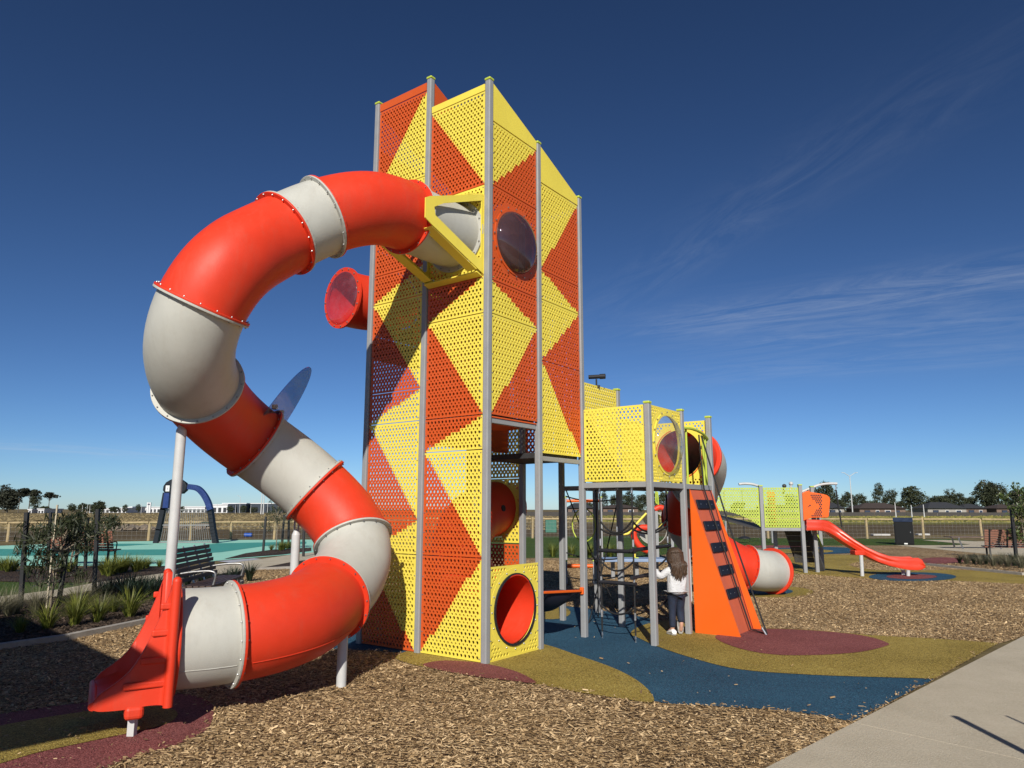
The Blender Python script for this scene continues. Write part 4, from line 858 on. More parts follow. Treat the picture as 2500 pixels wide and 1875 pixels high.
# hair: a cap plus long wavy locks falling down the back
hr = MB(); n = 20; prof = [(.0005, 1.122), (.050, 1.112), (.085, 1.08), (.102, 1.035), (.105, .99), (.100, .94)]
hr.lathe(prof, n, Matrix.Translation((0, .004, 0)) @ Matrix.Diagonal((1, .98, 1, 1)), R(150), R(390)); hair = hr.build('hair', M['hair'], girl, smooth=180); so_ = hair.modifiers.new('solid', 'SOLIDIFY'); so_.thickness = .012
rr = random.Random(5)
for k in range(46):
    t = k/45; a = R(175 + 190*t); r0 = .096; x_, y_ = r0*math.cos(a), .004 + r0*math.sin(a); dep = .30 - .12*abs(t-.5)*2 - rr.uniform(0, .06); top = 1.07 - .02*rr.random()
    pts = []; ph = rr.uniform(0, 6.28); am = rr.uniform(.004, .013)
    for j in range(9):
        s = j/8; z = top - (top-.72+.0)*s*(dep/.30) - .06*s; sp2 = 1 + .16*s*s
        yy = y_ if z > .92 else min(y_, -.100) - .010*s + rr.uniform(-.004, .004)
        pts.append(Vector((x_*sp2*(1 if z > .9 else .98) + am*math.sin(ph+s*9)*s, yy - .012*math.sin(math.pi*s) + .5*am*math.cos(ph+s*8)*s, z)))
    mb = MB(); mb.tube(catmull(pts, 3), [lerp(.019, .005, (q/24)**1.6) for q in range(25)], 7); mb.build('hair_lock', M['hair'], hair, smooth=180)
# ------------------------------------------------------------------ far lime green play unit with the open red slide
LF = [Vector((6.72, 19.60, 0)), Vector((7.73, 19.46, 0)), Vector((8.13, 19.66, 0)), Vector((8.54, 20.30, 0)), Vector((7.29, 20.30, 0))]
lu = thing('play_unit', 'small play unit with lime green perforated panels and an orange slide hood', 'play unit', (7.6, 19.9, 0)); li = lu.matrix_basis.inverted()
for p, top in zip(LF, (2.27, 2.29, 2.25, 1.75, 1.08)): q = li @ p; post(lu, q.x, q.y, top, s=.095)
def free_panel(parent, p0, p1, z0, z1, m, name, keep=None, circ=None, th=.014, a=.064, b=.047, r1=.0205, r2=.014, cutfn=None):
    p0, p1 = Vector(p0), Vector(p1); d = p1-p0; w = d.length; an = math.atan2(d.y, d.x)
    for k, (v, f) in perf(w, z1-z0, circ=circ, keep=keep, a=a, b=b, r1=r1, r2=r2).items():
        if cutfn:
            ok = [q for q in f if cutfn(sum(v[i][0] for i in q)/len(q), sum(v[i][1] for i in q)/len(q))]; f = ok
        o = new_obj(name, v, f, M[m], parent, (p0.x, p0.y, z0), (R(90), 0, an))
    return o
q = [li @ p for p in LF]; off = Vector((0, -.03, 0))
free_panel(lu, q[0].lerp(q[1], .055)+off, q[0].lerp(q[1], .945)+off, 1.18, 2.235, 'lime', 'lime_panel')
# curved bridge side to the left, its lower edge sweeping up
bl = q[0] + Vector((-1.55, .25, 0))
free_panel(lu, bl+off, q[0].lerp(bl, .04)+off, 1.18, 2.235, 'lime', 'lime_panel', cutfn=lambda x, y: y > .46 - .46*max(0, (x-.35)/1.2)**2.2 - .02)
mb = MB(); mb.bar(q[0]+Vector((.05, 0, 1.13)), q[1]+Vector((-.05, 0, 1.13)), .05, .08); mb.build('floor_beam', M['post'], lu, bevel=.006)
mb = MB(); mb.plate([q[0]+Vector((0, .04, 1.13)), q[1]+Vector((0, .04, 1.13)), q[2]+Vector((0, .02, 1.13)), q[3]+Vector((0, 0, 1.13)), q[4]+Vector((0, 0, 1.13))], .05); mb.build('floor', M['deck'], lu)
mb = MB(); mb.plate([bl+Vector((0, .05, 1.55)), q[0]+Vector((-.05, .05, 1.13)), q[4]+Vector((0, 0, 1.13)), bl+Vector((.4, .9, 1.55))], .05); mb.build('bridge_floor', M['deck'], lu)
mb = MB(); mb.box(q[0].lerp(q[1], .42)+Vector((0, .45, 1.65)), (.22, .03, .95)); mb.build('orange_post_panel', M['brightorange'], lu, bevel=.03)
bp = bl + Vector((.1, .5, 0)); post(lu, bp.x, bp.y, 1.5, s=.09)
# orange hood at the slide's mouth (rounded sheets with lattice holes)
def hood(pts, name, th=.03): mb = MB(); mb.plate(pts, th); return mb.build(name, M['brightorange'], lu, bevel=.01)
hy = 19.40
def L3(px, py, y=hy): return li @ aty(px, py, y)
hood([L3(1740+x/3.95, 1120+y/3.95) for x, y in ((862, 330), (900, 312), (1060, 340), (1100, 350), (1125, 370), (1131, 395), (1118, 555), (1105, 567), (960, 568), (890, 590), (876, 600))], 'slide_hood')
mb = MB(); rr_ = []
for gx in range(9):
    for gy in range(12):
        x, y = 950+gx*18+(gy % 2)*9, 352+gy*18
        if 935 < x < 1050 and (y < 352+(x-930)*1.05 or y > 560-(x-950)*1.2): rr_.append((x, y))
for x, y in rr_:
    p = L3(1740+x/3.95, 1120+y/3.95, hy-.018); ring(mb, p, (0, -1, 0), 0.0, .021, .002, 8)
mb.build('hood_holes', M['rubberblack'], lu)['kind'] = 'stuff'
mb = MB()                                    # small triangular maker's mark cut into the hood
for x, y, w in ((925, 462, 10), (938, 450, 14)): p = L3(1740+x/3.95, 1120+y/3.95, hy-.018); mb.box(p, (w*.0028, .004, .035 if w > 12 else .02), M3=Matrix.Rotation(R(-35 if w > 12 else 0), 3, 'Y'))
mb.build('hood_mark', M['rubberblack'], lu)['kind'] = 'stuff'
hood([L3(1740+x/3.95, 1120+y/3.95, 20.3) for x, y in ((870, 330), (935, 302), (940, 420), (880, 420))], 'slide_hood')
# charcoal plank climbing wall under the floor
for k in range(6):
    y0_, y1_ = 692+k*52, 692+(k+1)*52-5
    def edge(y): t = (y-690)/330; return 688+118*t, 905+85*t
    (a0, b0), (a1, b1) = edge(y0_), edge(y1_); yy = lambda y: 20.25+.25*(y-690)/330
    mb = MB(); mb.plate([L3(1740+a0/3.95, 1120+y0_/3.95, yy(y0_)), L3(1740+b0/3.95, 1120+y0_/3.95, yy(y0_)), L3(1740+b1/3.95, 1120+y1_/3.95, yy(y1_)), L3(1740+a1/3.95, 1120+y1_/3.95, yy(y1_))], .03); mb.build('plank', M['dark'], lu)
mb = MB(); mb.bar(L3(1740+915/3.95, 1120+700/3.95, 20.2), L3(1740+1060/3.95, 1120+1085/3.95, 19.9), .05, .16); mb.build('stringer', M['dark'], lu)
rail(lu, [L3(1740+1005/3.95, 1120+720/3.95, 20.2), L3(1740+1030/3.95, 1120+790/3.95, 20.2), L3(1740+1052/3.95, 1120+850/3.95, 20.2)], .025, 'lime')
# white curved arms above, each with a hanging black rope
for pts in ([(440, 262), (380, 245), (310, 240), (252, 245)], [(860, 318), (905, 300), (950, 283)], [(965, 275), (1030, 252), (1110, 240), (1198, 240)]):
    rail(lu, [L3(1740+x/3.95, 1120+y/3.95, 19.9) for x, y in pts], .035, 'pipe', 'curved_arm')
mb = MB(); mb.tube([L3(1740+x/3.95, 1120+y/3.95, 19.9) for x, y in ((1187, 250), (1187, 300))], .018, 8); mb.build('rope_shackle', M['steel'], lu)
mb = MB(); mb.tube([L3(1740+x/3.95, 1120+y/3.95, 19.9) for x, y in ((1189, 300), (1210, 450), (1245, 655))], .022, 8); mb.build('hanging_rope', M['rope'], lu, smooth=60)
for x, y in ((690, 262), (755, 240)): # small white mirror ball and wheel on the back rail
    mb = MB(); c_ = L3(1740+x/3.95, 1120+y/3.95, 20.3); mb.cyl(c_-Vector((.03, 0, .22)), c_, .03, 10); mb.lathe([(.0005, -.06), (.05, -.035), (.06, 0), (.05, .035), (.0005, .06)], 14, Matrix.Translation(c_)); mb.build('knob', M['pipe'] if x > 700 else M['dark'], lu, smooth=60)
# seat swing hanging beyond the bridge
sw = thing('button_swing', 'black round button swing hanging on a pole beyond the lime bridge', 'swing', gnd(1818, 1326)); c_ = Vector((0, 0, 0))
mb = MB(); mb.cyl((0, 0, .32), (0, 0, 2.6), .022, 8); mb.build('hanger', M['rubberblack'], sw)
mb = MB(); mb.lathe([(.0005, .34), (.10, .33), (.30, .27), (.30, .22), (.0005, .20)], 20); mb.build('seat', M['rubberblack'], sw, smooth=50)
mb = MB(); mb.bar((-.9, 0, 2.62), (1.4, 0, 2.62), .06, .06); mb.build('beam', M['post'], sw)
for x in (-.9, 1.4): mb = MB(); mb.cyl((x, 0, 0), (x, 0, 2.6), .045, 10); mb.build('leg', M['post'], sw)
# open red wave slide
ws = thing('wave_slide', 'open red moulded slide running down from the orange hood', 'slide', (8.9, 18.7, 0)); wi = ws.matrix_basis.inverted()
prof = [(905, 585, 690, 19.30), (985, 588, 690, 19.22), (1060, 590, 692, 19.15), (1120, 600, 710, 19.05), (1180, 640, 745, 18.97), (1260, 700, 800, 18.88), (1360, 775, 862, 18.77), (1480, 850, 935, 18.67), (1600, 905, 995, 18.58), (1700, 938, 1030, 18.53), (1800, 953, 1055, 18.50), (1900, 957, 1072, 18.48), (1980, 955, 1075, 18.47), (2020, 975, 1068, 18.46), (2050, 1030, 1050, 18.45)]
rows = []
for i, (x, yt, yb, dep) in enumerate(prof):
    pt = wi @ aty(1740+x/3.95, 1120+yt/3.95, dep); pb_ = wi @ aty(1740+x/3.95, 1120+yb/3.95, dep)
    dx = Vector((.12, .99, 0)); wd = .52; h = pt.z-pb_.z; fl = pb_.z + h*.45
    sec = [pb_, pb_.lerp(pt, .35)+Vector((0, -.022, 0)), pb_.lerp(pt, .5), pb_.lerp(pt, .68)+Vector((0, -.02, 0)), pb_.lerp(pt, .84), pt, pt+dx*.05, Vector((pt.x, pt.y, fl))+dx*.09, Vector((pt.x, pt.y, fl))+dx*(wd-.09), pt+dx*(wd-.05), pt+dx*wd, pb_+dx*wd]
    rows.append(sec)
k = 12; v = [p for s in rows for p in s]; f = []
for i in range(len(rows)-1):
    for j in range(k): a, b = i*k+j, i*k+(j+1) % k; f.append((a, a+k, b+k, b))
f += [tuple(range(k)), tuple(range((len(rows)-1)*k, len(rows)*k))[::-1]]
M['redgloss'] = mat('glossy moulded red', (.62, .040, .012), .36, .05, 2.5)
mb = MB(); mb.add(v, f); o = mb.build('chute', M['redgloss'], ws, smooth=50)
for (x, yt, yb) in ((1443, 930, 1138), (1885, 1075, 1140), (1838, 1073, 1130)):
    b_ = wi @ gnd(1740+x/3.95, 1120+yb/3.95); t_ = wi @ aty(1740+(x-(12 if x < 1500 else 0))/3.95, 1120+yt/3.95, gnd(1740+x/3.95, 1120+yb/3.95).y)
    mb = MB(); mb.cyl(b_, t_, .045, 12); mb.build('support_pole', M['pipe'], ws, smooth=50)
mb = MB(); p = wi @ aty(1740+1395/3.95, 1120+905/3.95, 18.8); mb.box(p, (.25, .3, .12)); mb.build('support_block', M['redgloss'], ws, bevel=.02)

# ------------------------------------------------------------------ toddler climber, balance table and bars seen under the platform
def Z3(x, y, d): return aty(1520+x/5.53, 1150+y/5.53, d)
tc_ = thing('toddler_climber', 'small red and yellow toddler climber with a pale grey barrel behind the platform', 'climber', gnd(1600, 1372)); ti = tc_.matrix_basis.inverted(); D_ = gnd(1600, 1372).y
def arc(name, pts, r, m, d=D_, flat=None):
    p = catmull([ti @ Z3(x, y, d) for x, y in pts], 6); mb = MB(); mb.tube(p, r, 12); return mb.build(name, M[m], tc_, smooth=60)
arc('red_hoop', [(330, 765), (250, 765), (180, 790), (150, 860), (190, 960), (260, 1040), (340, 1075)], .10, 'red')
arc('red_hoop', [(430, 520), (500, 490), (580, 520), (640, 590), (655, 690), (610, 770)], .09, 'red', D_+.6)
arc('yellow_rail', [(-20, 855), (70, 845), (110, 800), (200, 700), (320, 570)], .035, 'yellow', D_-.3); arc('yellow_rail', [(460, 800), (520, 740), (575, 680)], .035, 'yellow', D_-.3)
mb = MB(); c0, c1 = ti @ Z3(400, 770, D_), ti @ Z3(530, 770, D_+.6)
hl = hollow([c0, c0.lerp(c1, .5), c1], .52, .50, 32); hl.build('barrel', M['white'], tc_, smooth=50)
for pts in ([(450, 270), (450, 410), (465, 440)], [(470, 280), (480, 430), (490, 700)], [(595, 270), (600, 500), (610, 700)], [(640, 300), (635, 560), (640, 700)], [(610, 300), (640, 290), (660, 310)]): arc('lime_bar', pts, .028, 'lime', D_+.8)
for x in (475, 680): b_ = ti @ gnd(1520+x/5.53, 1374); mb = MB(); mb.bar(b_, b_+Vector((0, 0, 1.6)), .09, .09); mb.build('post', M['post'], tc_)
for x, yb in ((330, 1175), (160, 1060)): p = ti @ Z3(x, yb, D_); mb = MB(); mb.cyl(Vector((p.x, p.y, 0)), p, .04, 10); mb.build('leg', M['yellow'], tc_)
bt = thing('play_table', 'low pale blue play table on a grey lime topped post', 'play table', gnd(1553, 1415)); bi = bt.matrix_basis.inverted()
pz = bi @ aty(1472, 1366, gnd(1553, 1415).y); M['paleblue'] = mat('pale blue top', (.22, .30, .45), .5, .05)
mb = MB(); mb.box((-.05, .0, pz.z), (1.5, .7, .07)); mb.build('top', M['paleblue'], bt, bevel=.01)
for x in (-.55, .02, .5): post(bt, x, 0.0, pz.z+.02 if x == .02 else pz.z-.04, s=.09)
for nm, px0, px1, py, dep, lab in (('balance_bar', 1380, 1452, 1382, 16.5, 'low orange balance bar between grey posts behind the rope net'), ('turning_bar', 1380, 1466, 1223, 22.5, 'high orange turning bar between thin grey posts behind the platform')):
    a_, b_ = aty(px0, py, dep), aty(px1, py, dep); t_ = thing(nm, lab, 'bar', (a_.x, dep, 0)); ii = t_.matrix_basis.inverted()
    mb = MB(); mb.cyl(ii @ a_, ii @ b_, .045, 10); mb.build('bar', M['brightorange'], t_, smooth=50)
    for e in (a_, b_): w_ = ii @ e; post(t_, w_.x, w_.y, w_.z+.1, s=.09)
# ------------------------------------------------------------------ plants
def blades(n, h, spread, w, rng_, droop=.5, lean=.0):
    """one tuft: n arching tapered blades (each 3 segments)"""
    v = []; f = []; tone = []
    for i in range(n):
        a = rng_.uniform(0, 2*math.pi); r0 = spread*.12*rng_.uniform(0, 1); L = h*rng_.uniform(.6, 1.1); out = rng_.uniform(.15, 1)**1.0*droop
        d = Vector((math.cos(a), math.sin(a), 0)); sdv_ = Vector((-d.y, d.x, 0)); b0 = d*r0; o = len(v); ww = w*rng_.uniform(.7, 1.2)
        for s in (0, .4, .75, 1.0):
            p = b0 + d*(L*out*(s**1.6)) + Vector((0, 0, L*(s - .35*out*s*s))); k = ww*(1-s)**.6 if s < 1 else 0
            v += [p - sdv_*k/2, p + sdv_*k/2]
        t = rng_.uniform(0, 1)
        for j in range(3): f.append((o+2*j, o+2*j+1, o+2*j+3, o+2*j+2)); tone.append(min(1, max(0, t+.12*j-.1)))
    return v, f, tone
M['tuftlime'] = leafmat('lime grass blade', (.060, .085, .010), (.24, .25, .045)); M['tuftgrey'] = leafmat('grey green blade', (.070, .075, .038), (.30, .27, .17)); M['tuftdark'] = leafmat('dark strappy leaf', (.008, .016, .010), (.035, .055, .030), .4)
M['leafeuc'] = leafmat('eucalypt leaf', (.014, .022, .009), (.066, .078, .034), .5); M['leafgreen'] = leafmat('green leaf', (.025, .05, .010), (.12, .16, .04), .45); M['leaffar'] = leafmat('far tree leaf', (.016, .023, .010), (.070, .082, .036), .8, .1); M['leafpine'] = leafmat('far dark leaf', (.010, .013, .008), (.045, .050, .028), .8, .1)
M['trunk'] = mat('pale trunk', (.22, .18, .13), .85, .3, 20, .5); M['farTrunk'] = mat('far trunk', (.10, .085, .07), .9, .2)
pr = random.Random(3)
PROTO = {}
for key, args, mk, nm in (('lime', (170, .46, .45, .013), 'tuftlime', 'grass_tuft'), ('lime2', (140, .40, .45, .013), 'tuftlime', 'grass_tuft'), ('grey', (300, .62, .45, .006), 'tuftgrey', 'grass_tuft'), ('grey2', (260, .52, .45, .006), 'tuftgrey', 'grass_tuft'), ('dark', (90, .48, .4, .022), 'tuftdark', 'strappy_plant')):
    v, f, t = blades(*args, pr, 1.15 if key[0] != 'd' else .9); me = new_obj('proto', v, f, M[mk], tone=t); PROTO[key] = (me.data, nm); bpy.data.objects.remove(me)
LAB = {'lime': ('bright lime green grass tuft in the dark bark bed', 'grass tuft', 'lime grass tufts in the bark beds'), 'grey': ('tall fine grey green grass clump by the young staked tree', 'grass clump', 'fine grass clumps by the staked tree'), 'dark': ('dark green strappy leaved plant along the left concrete path', 'plant', 'strappy plants along the path')}
def tuft(key, px, py, sc=1.0, z=.018, lab=None):
    me, nm = PROTO[key]; o = bpy.data.objects.new(nm, me); C.objects.link(o); o.location = gnd(px, py, 0) + Vector((0, 0, z)); o.scale = (sc, sc, sc*pr.uniform(.9, 1.1)); o.rotation_euler = (0, 0, pr.uniform(0, 6.28))
    l_, c_, g_ = LAB[key.rstrip('2')] if not lab else lab; return tag(o, l_, c_, g_)
s1 = lambda x, y: (x/3.318, 1100+y/3.318)
for x, y, k, sc in ((385, 1455, 'lime', 1.0), (600, 1430, 'lime', .95), (790, 1400, 'lime2', 1.05), (1045, 1358, 'lime', 1.1), (915, 1318, 'lime2', .9), (620, 1350, 'lime', 1.0), (160, 1490, 'lime2', .8), (290, 1345, 'grey', 1.0), (630, 1310, 'grey', 1.05), (60, 1350, 'grey2', 1.0), (820, 1330, 'grey2', .85), (-60, 1390, 'grey', 1.0), (130, 1330, 'grey2', .7)): tuft(k, *s1(x, y), sc)
for x, y, sc in ((900, 1190, 1.0), (980, 1180, 1.0), (1060, 1185, 1.1), (1140, 1170, 1.0), (1200, 1185, 1.0), (1270, 1150, .9), (860, 1215, .9), (1020, 1225, 1.0), (1120, 1225, 1.0), (1235, 1220, .9), (800, 1190, .8)): tuft('dark', *s1(x, y), sc)
for x, y, sc in ((1230, 1420, 1.0), (1080, 1425, .9), (1000, 1450, .9), (720, 1480, .9), (560, 1475, .9), (850, 1470, .9)): tuft('dark', 330+x/4.424, 1100+y/4.424, sc, lab=('dark green strappy plant growing around the dark brown bench', 'plant', 'strappy plants around the bench'))
LB = ('lime green grass tuft in the bark bed along the painted court', 'grass tuft', 'grass tufts in the court-side bed')
for x, y, sc in ((840, 1010, 1.0), (880, 1020, 1.1), (920, 1005, 1.1), (970, 995, 1.1), (1010, 985, 1.0), (1100, 985, 1.1), (1150, 965, .9), (1190, 955, .7), (60, 985, 1.0), (20, 975, 1.0), (110, 980, .9), (1290, 945, .6), (560, 985, .8), (480, 1000, .9)): tuft(pr.choice(('lime', 'lime2')), *s1(x, y), sc*1.15, .012, LB)
LC = ('small lime green tuft in the bark island beside the court', 'grass tuft', 'tufts in the bark island')
for x, y, sc in ((1570, 1085, 1.2), (1600, 1075, 1.1), (1640, 1065, 1.0), (1680, 1060, .9), (1470, 1080, .8)): tuft('lime2', 330+x/4.424, 1100+y/4.424, sc, .024, LC)
LD = ('trailing grey green plant in the bark bed at the right edge', 'plant', 'plants in the right bark bed')
s8 = lambda x, y: (2100+x/4.6075, 1120+y/4.6075)
for x, y, sc in ((1120, 1185, .8), (1200, 1190, 1.0), (1280, 1185, .9), (1350, 1200, 1.1), (1420, 1195, 1.0), (1500, 1215, 1.1), (1580, 1200, 1.1), (1660, 1220, 1.1), (1740, 1215, 1.0), (1810, 1240, 1.1), (1820, 1180, 1.0), (1600, 1160, .9), (1700, 1165, .9)): tuft(pr.choice(('dark', 'grey2')), *s8(x, y), sc*.85, .018, LD)
LE = ('low green weed growing in the lawn edge behind the rope net', 'weed', 'weeds at the lawn edge')
for x, y, sc in ((950, 1160, 1.6), (700, 1165, 1.5), (480, 1150, 1.4), (1060, 1165, 1.3), (250, 1155, 1.4)): tuft('lime2', 1300+x/5.027, 1130+y/5.027, sc, .01, LE)

def leaf_tree(name, label, cat, base, h, crown, nleaf, leaf, mk, trunk_r, seed, group=None, droop=.6, lean=(0, 0), trunkm='trunk', clumps=None, branch=14):
    """crown: list of (cx, cy, cz, rx, ry, rz) ellipsoids; leaves are small folded quads gathered in clumps, so that gaps stay open"""
    g = np.random.default_rng(seed); t = thing(name, label, cat, base, 0, group); top = Vector((lean[0], lean[1], h))
    mb = MB(); pth = catmull([Vector((0, 0, 0)), Vector((lean[0]*.2+.02*h*.2, lean[1]*.2, h*.35)), Vector((lean[0]*.6-.02*h*.2, lean[1]*.6, h*.7)), top*.97], 5); n_ = len(pth)
    mb.tube(pth, [lerp(trunk_r, trunk_r*.25, i/(n_-1)) for i in range(n_)], 8)
    cl = []
    vol = np.array([c[3]*c[4]*c[5] for c in crown]); pick = g.choice(len(crown), clumps or 60, p=vol/vol.sum())
    for k in pick:
        c = crown[k]; d = g.normal(0, 1, 3); d /= np.linalg.norm(d); r = g.uniform(.25, 1)**.45
        cl.append(np.array(c[:3]) + d*r*np.array(c[3:]))
    for k in range(min(branch, len(cl))):
        q = Vector(cl[k*len(cl)//branch]); z = min(max(q.z*.75, h*.2), h*.85); s = pth[min(n_-1, int(z/h*(n_-1)))]
        mb.tube([s, s.lerp(q, .5)+Vector((0, 0, .04*h)), q], [trunk_r*.4, trunk_r*.25, trunk_r*.1], 5)
    mb.build('trunk', M[trunkm], t, smooth=60)
    cl = np.array(cl); idx = g.integers(0, len(cl), nleaf); cr_ = np.mean([min(c[3:]) for c in crown])
    P_ = cl[idx] + g.normal(0, 1, (nleaf, 3))*cr_*np.array([.22, .22, .16])
    a = g.uniform(0, 2*math.pi, nleaf); el = -droop + g.normal(0, .5, nleaf); L = leaf[0]*g.uniform(.6, 1.3, nleaf); W = leaf[1]*g.uniform(.7, 1.2, nleaf)
    ax = np.stack([np.cos(a)*np.cos(el), np.sin(a)*np.cos(el), np.sin(el)], 1); sdx = np.cross(ax, g.normal(0, 1, (nleaf, 3))); sdx /= np.linalg.norm(sdx, axis=1)[:, None]+1e-9
    ax *= L[:, None]/2; sdx *= W[:, None]/2
    v = np.stack([P_-ax, P_+sdx, P_+ax, P_-sdx], 1).reshape(-1, 3); f = np.arange(nleaf*4).reshape(-1, 4)
    ct = g.uniform(0, 1, len(cl)); tone = np.clip(.5*ct[idx]+.5*g.uniform(0, 1, nleaf), 0, 1)
    o = new_obj('crown', v, f, M[mk], t, tone=tone); return t
def stake(base, h, lean, label, group=None, w=.05, rz=0.0):
    o = MB(); o.bar((0, 0, -.05), (lean[0], lean[1], h), w, w); s = o.build('tree_stake', M['stake'], None, base, bevel=.004)
    return tag(s, label, 'stake', group)
M['stake'] = mat('black recycled stake', (.010, .010, .011), .6, .3, 12); M['tie'] = mat('hessian tie', (.22, .17, .10), .9, .2)
# left bed: staked young tree
b1 = gnd(*s1(400, 1283))
leaf_tree('young_tree', 'young drooping eucalypt tied between leaning black stakes in the left bed', 'tree', b1, 1.62, [(-.05, 0, 1.15, .55, .45, .40), (.35, .2, 1.25, .40, .35, .32), (-.50, .1, .85, .42, .35, .30), (.05, 0, .62, .45, .35, .26), (.12, .1, 1.5, .22, .2, .14)], 1500, (.17, .026), 'leafeuc', .028, 11, droop=.75, lean=(.12, .1), clumps=110, branch=26)
for (x, y, yt, xt, lab) in ((165, 1290, 500, 218, 'black square stake left of the young staked tree, fairly upright'), (470, 1270, 555, 575, 'black square stake leaning right beside the young tree trunk'), (760, 1200, 475, 793, 'tall black square stake rising in front of the brown slatted bench')):
    b_ = gnd(*s1(x, y)); t_ = aty(*s1(xt, yt), b_.y); stake(b_, t_.z, (t_.x-b_.x, 0), lab, w=.062)
mb = MB(); bb_ = gnd(*s1(395, 1295)); tt_ = aty(*s1(485, 440), bb_.y+.1); mb.bar((0, 0, -.03), tt_-bb_, .024, .024); tag(mb.build('bamboo_cane', mat('cane', (.42, .36, .26), .7, .1), None, bb_+Vector((-.06, .03, 0))), 'thin pale cane tied to the young tree trunk', 'cane')
for (p, q_, z) in ((s1(470, 1270), s1(395, 1295), .62), (s1(470, 1270), s1(395, 1295), .95)):
    a_, c_ = gnd(*p), gnd(*q_); mb = MB(); mb.bar(Vector((a_.x+.07*z, a_.y, z)), Vector((c_.x, c_.y, z)), .012, .045); tag(mb.build('tree_tie', M['tie']), 'hessian strap tying the young tree to its leaning stake', 'tree tie', 'hessian straps on the young tree')
b2 = gnd(*s1(560, 965))
leaf_tree('young_tree', 'young willowy tree behind the first one, in front of the brown bench', 'tree', b2, 1.68, [(.25, 0, 1.35, .50, .45, .28), (.75, .1, 1.15, .45, .4, .42), (.0, 0, 1.0, .45, .4, .4), (.5, 0, .75, .4, .4, .35)], 1700, (.20, .030), 'leafeuc', .03, 23, droop=.9, lean=(.3, 0), clumps=80, branch=20)
for (x, y, yt, xt) in ((385, 960, 500, 410), (610, 960, 510, 655), (690, 960, 540, 712)):
    b_ = gnd(*s1(x, y)); t_ = aty(*s1(xt, yt), b_.y); stake(b_, t_.z, (t_.x-b_.x, 0), 'black square stake around the young tree by the court', 'stakes of the young tree by the court', w=.07)
# bark island trees by the court
s3 = lambda x, y: (330+x/4.424, 1100+y/4.424)
b3 = gnd(*s3(1520, 1075))
leaf_tree('young_tree', 'thin wispy young tree staked in the bark island beside the court', 'tree', b3, 2.1, [(0, 0, 1.75, .5, .5, .3), (.15, 0, 1.45, .6, .5, .35), (-.25, 0, 1.1, .4, .4, .45), (.1, 0, 2.0, .35, .3, .14)], 900, (.16, .022), 'leafeuc', .025, 31, droop=.8, clumps=60, branch=18)
for x, y, yt, xt in ((1382, 1088, 712, 1412), (1582, 1052, 692, 1610), (1656, 1060, 700, 1660), (1818, 1150, 830, 1822)):
    b_ = gnd(*s3(x, y)); t_ = aty(*s3(xt, yt), b_.y); stake(b_, t_.z, (t_.x-b_.x, 0), 'black stake in the bark island between court and slide', 'stakes of the bark island', w=.08)
# right edge tree
b4 = gnd(*s8(1775, 1165)) + Vector((.35, .1, 0))
leaf_tree('young_tree', 'leafy young tree tied to a black stake at the right edge', 'tree', b4, 2.4, [(.1, 0, 2.0, .62, .5, .5), (-.25, 0, 1.75, .42, .4, .35), (.3, 0, 1.35, .45, .4, .45), (-.05, 0, 1.0, .35, .3, .35)], 1500, (.13, .045), 'leafgreen', .03, 41, droop=.7, clumps=70, branch=20)
b_ = gnd(*s8(1762, 1165)); t_ = aty(*s8(1700, 560), b_.y); stake(b_, t_.z, (t_.x-b_.x, 0), 'black stake beside the leafy tree at the right edge', w=.085)

# ------------------------------------------------------------------ benches, court goal, bin
def bench(label, loc, rz, L, wood, metal='boltm', arms=True, back=True, group=None):
    t = thing('bench', label, 'bench', loc, rz, group)          # sits facing local -y
    for k in range(5): mb = MB(); mb.box((0, -.22+k*.095, .44-.01*(k == 4)), (L, .082, .035)); mb.build('seat_slat', M[wood], t, bevel=.005)
    if back:
        for k in range(7): mb = MB(); mb.box((0, .235+.028*k, .52+.075*k), (L, .03, .062)); mb.build('back_slat', M[wood], t, bevel=.004)
        for x in (-L*.42, -L*.14, L*.14, L*.42): mb = MB(); mb.bar((x, .22, .42), (x, .44, 1.02), .045, .02); mb.build('back_bar', M[metal], t)
    for x in (-L*.42, L*.42):
        mb = MB(); mb.bar((x, -.22, 0), (x, -.20, .42), .05, .05); mb.build('leg', M[metal], t)
        mb = MB(); mb.bar((x, .26, 0), (x, .20, .42), .05, .05); mb.build('leg', M[metal], t)
        mb = MB(); mb.bar((x, -.25, .405), (x, .24, .405), .05, .03); mb.build('seat_bearer', M[metal], t)
        if arms: mb = MB(); mb.tube(catmull([(x, -.23, .40), (x, -.27, .60), (x, -.20, .665), (x, .05, .66), (x, .27, .63)], 5), .018, 8); mb.build('armrest', M[metal], t, smooth=60)
    return t
M['woodbrown'] = mat('dark brown slat', (.050, .026, .017), .55, .25, 9, stretch=(.4, 6, 6)); M['woodred'] = mat('red brown slat', (.20, .075, .042), .55, .2, 9, stretch=(.4, 6, 6)); M['woodgrey'] = mat('weathered slat', (.13, .085, .062), .6, .2, 9, stretch=(.4, 6, 6))
bench('dark brown slatted bench with steel arms beside the curved path', (-5.02, 12.45, .018), R(95.7), 1.95, 'woodbrown', 'boltm')
r2_, l2_ = gnd(*s1(905, 930)), gnd(*s1(905, 930)) + Vector((-1.85, -.05, 0))
bench('red brown slatted bench seen from behind, facing the painted court', (r2_+l2_)/2 + Vector((0, .2, 0)), R(183), 1.85, 'woodred', 'stake')
bench('brown slatted bench behind the leafy tree at the right edge', (16.75, 24.5, 0), R(160), 1.8, 'woodred', 'stake')
tb = thing('picnic_table', 'long low slatted table on steel legs on the right concrete area', 'table', gnd(2380, 1340), R(-8))
for k in range(7): mb = MB(); mb.box((0, -.35+k*.115, .50), (2.1, .10, .035)); mb.build('top_slat', M['woodgrey'], tb, bevel=.004)
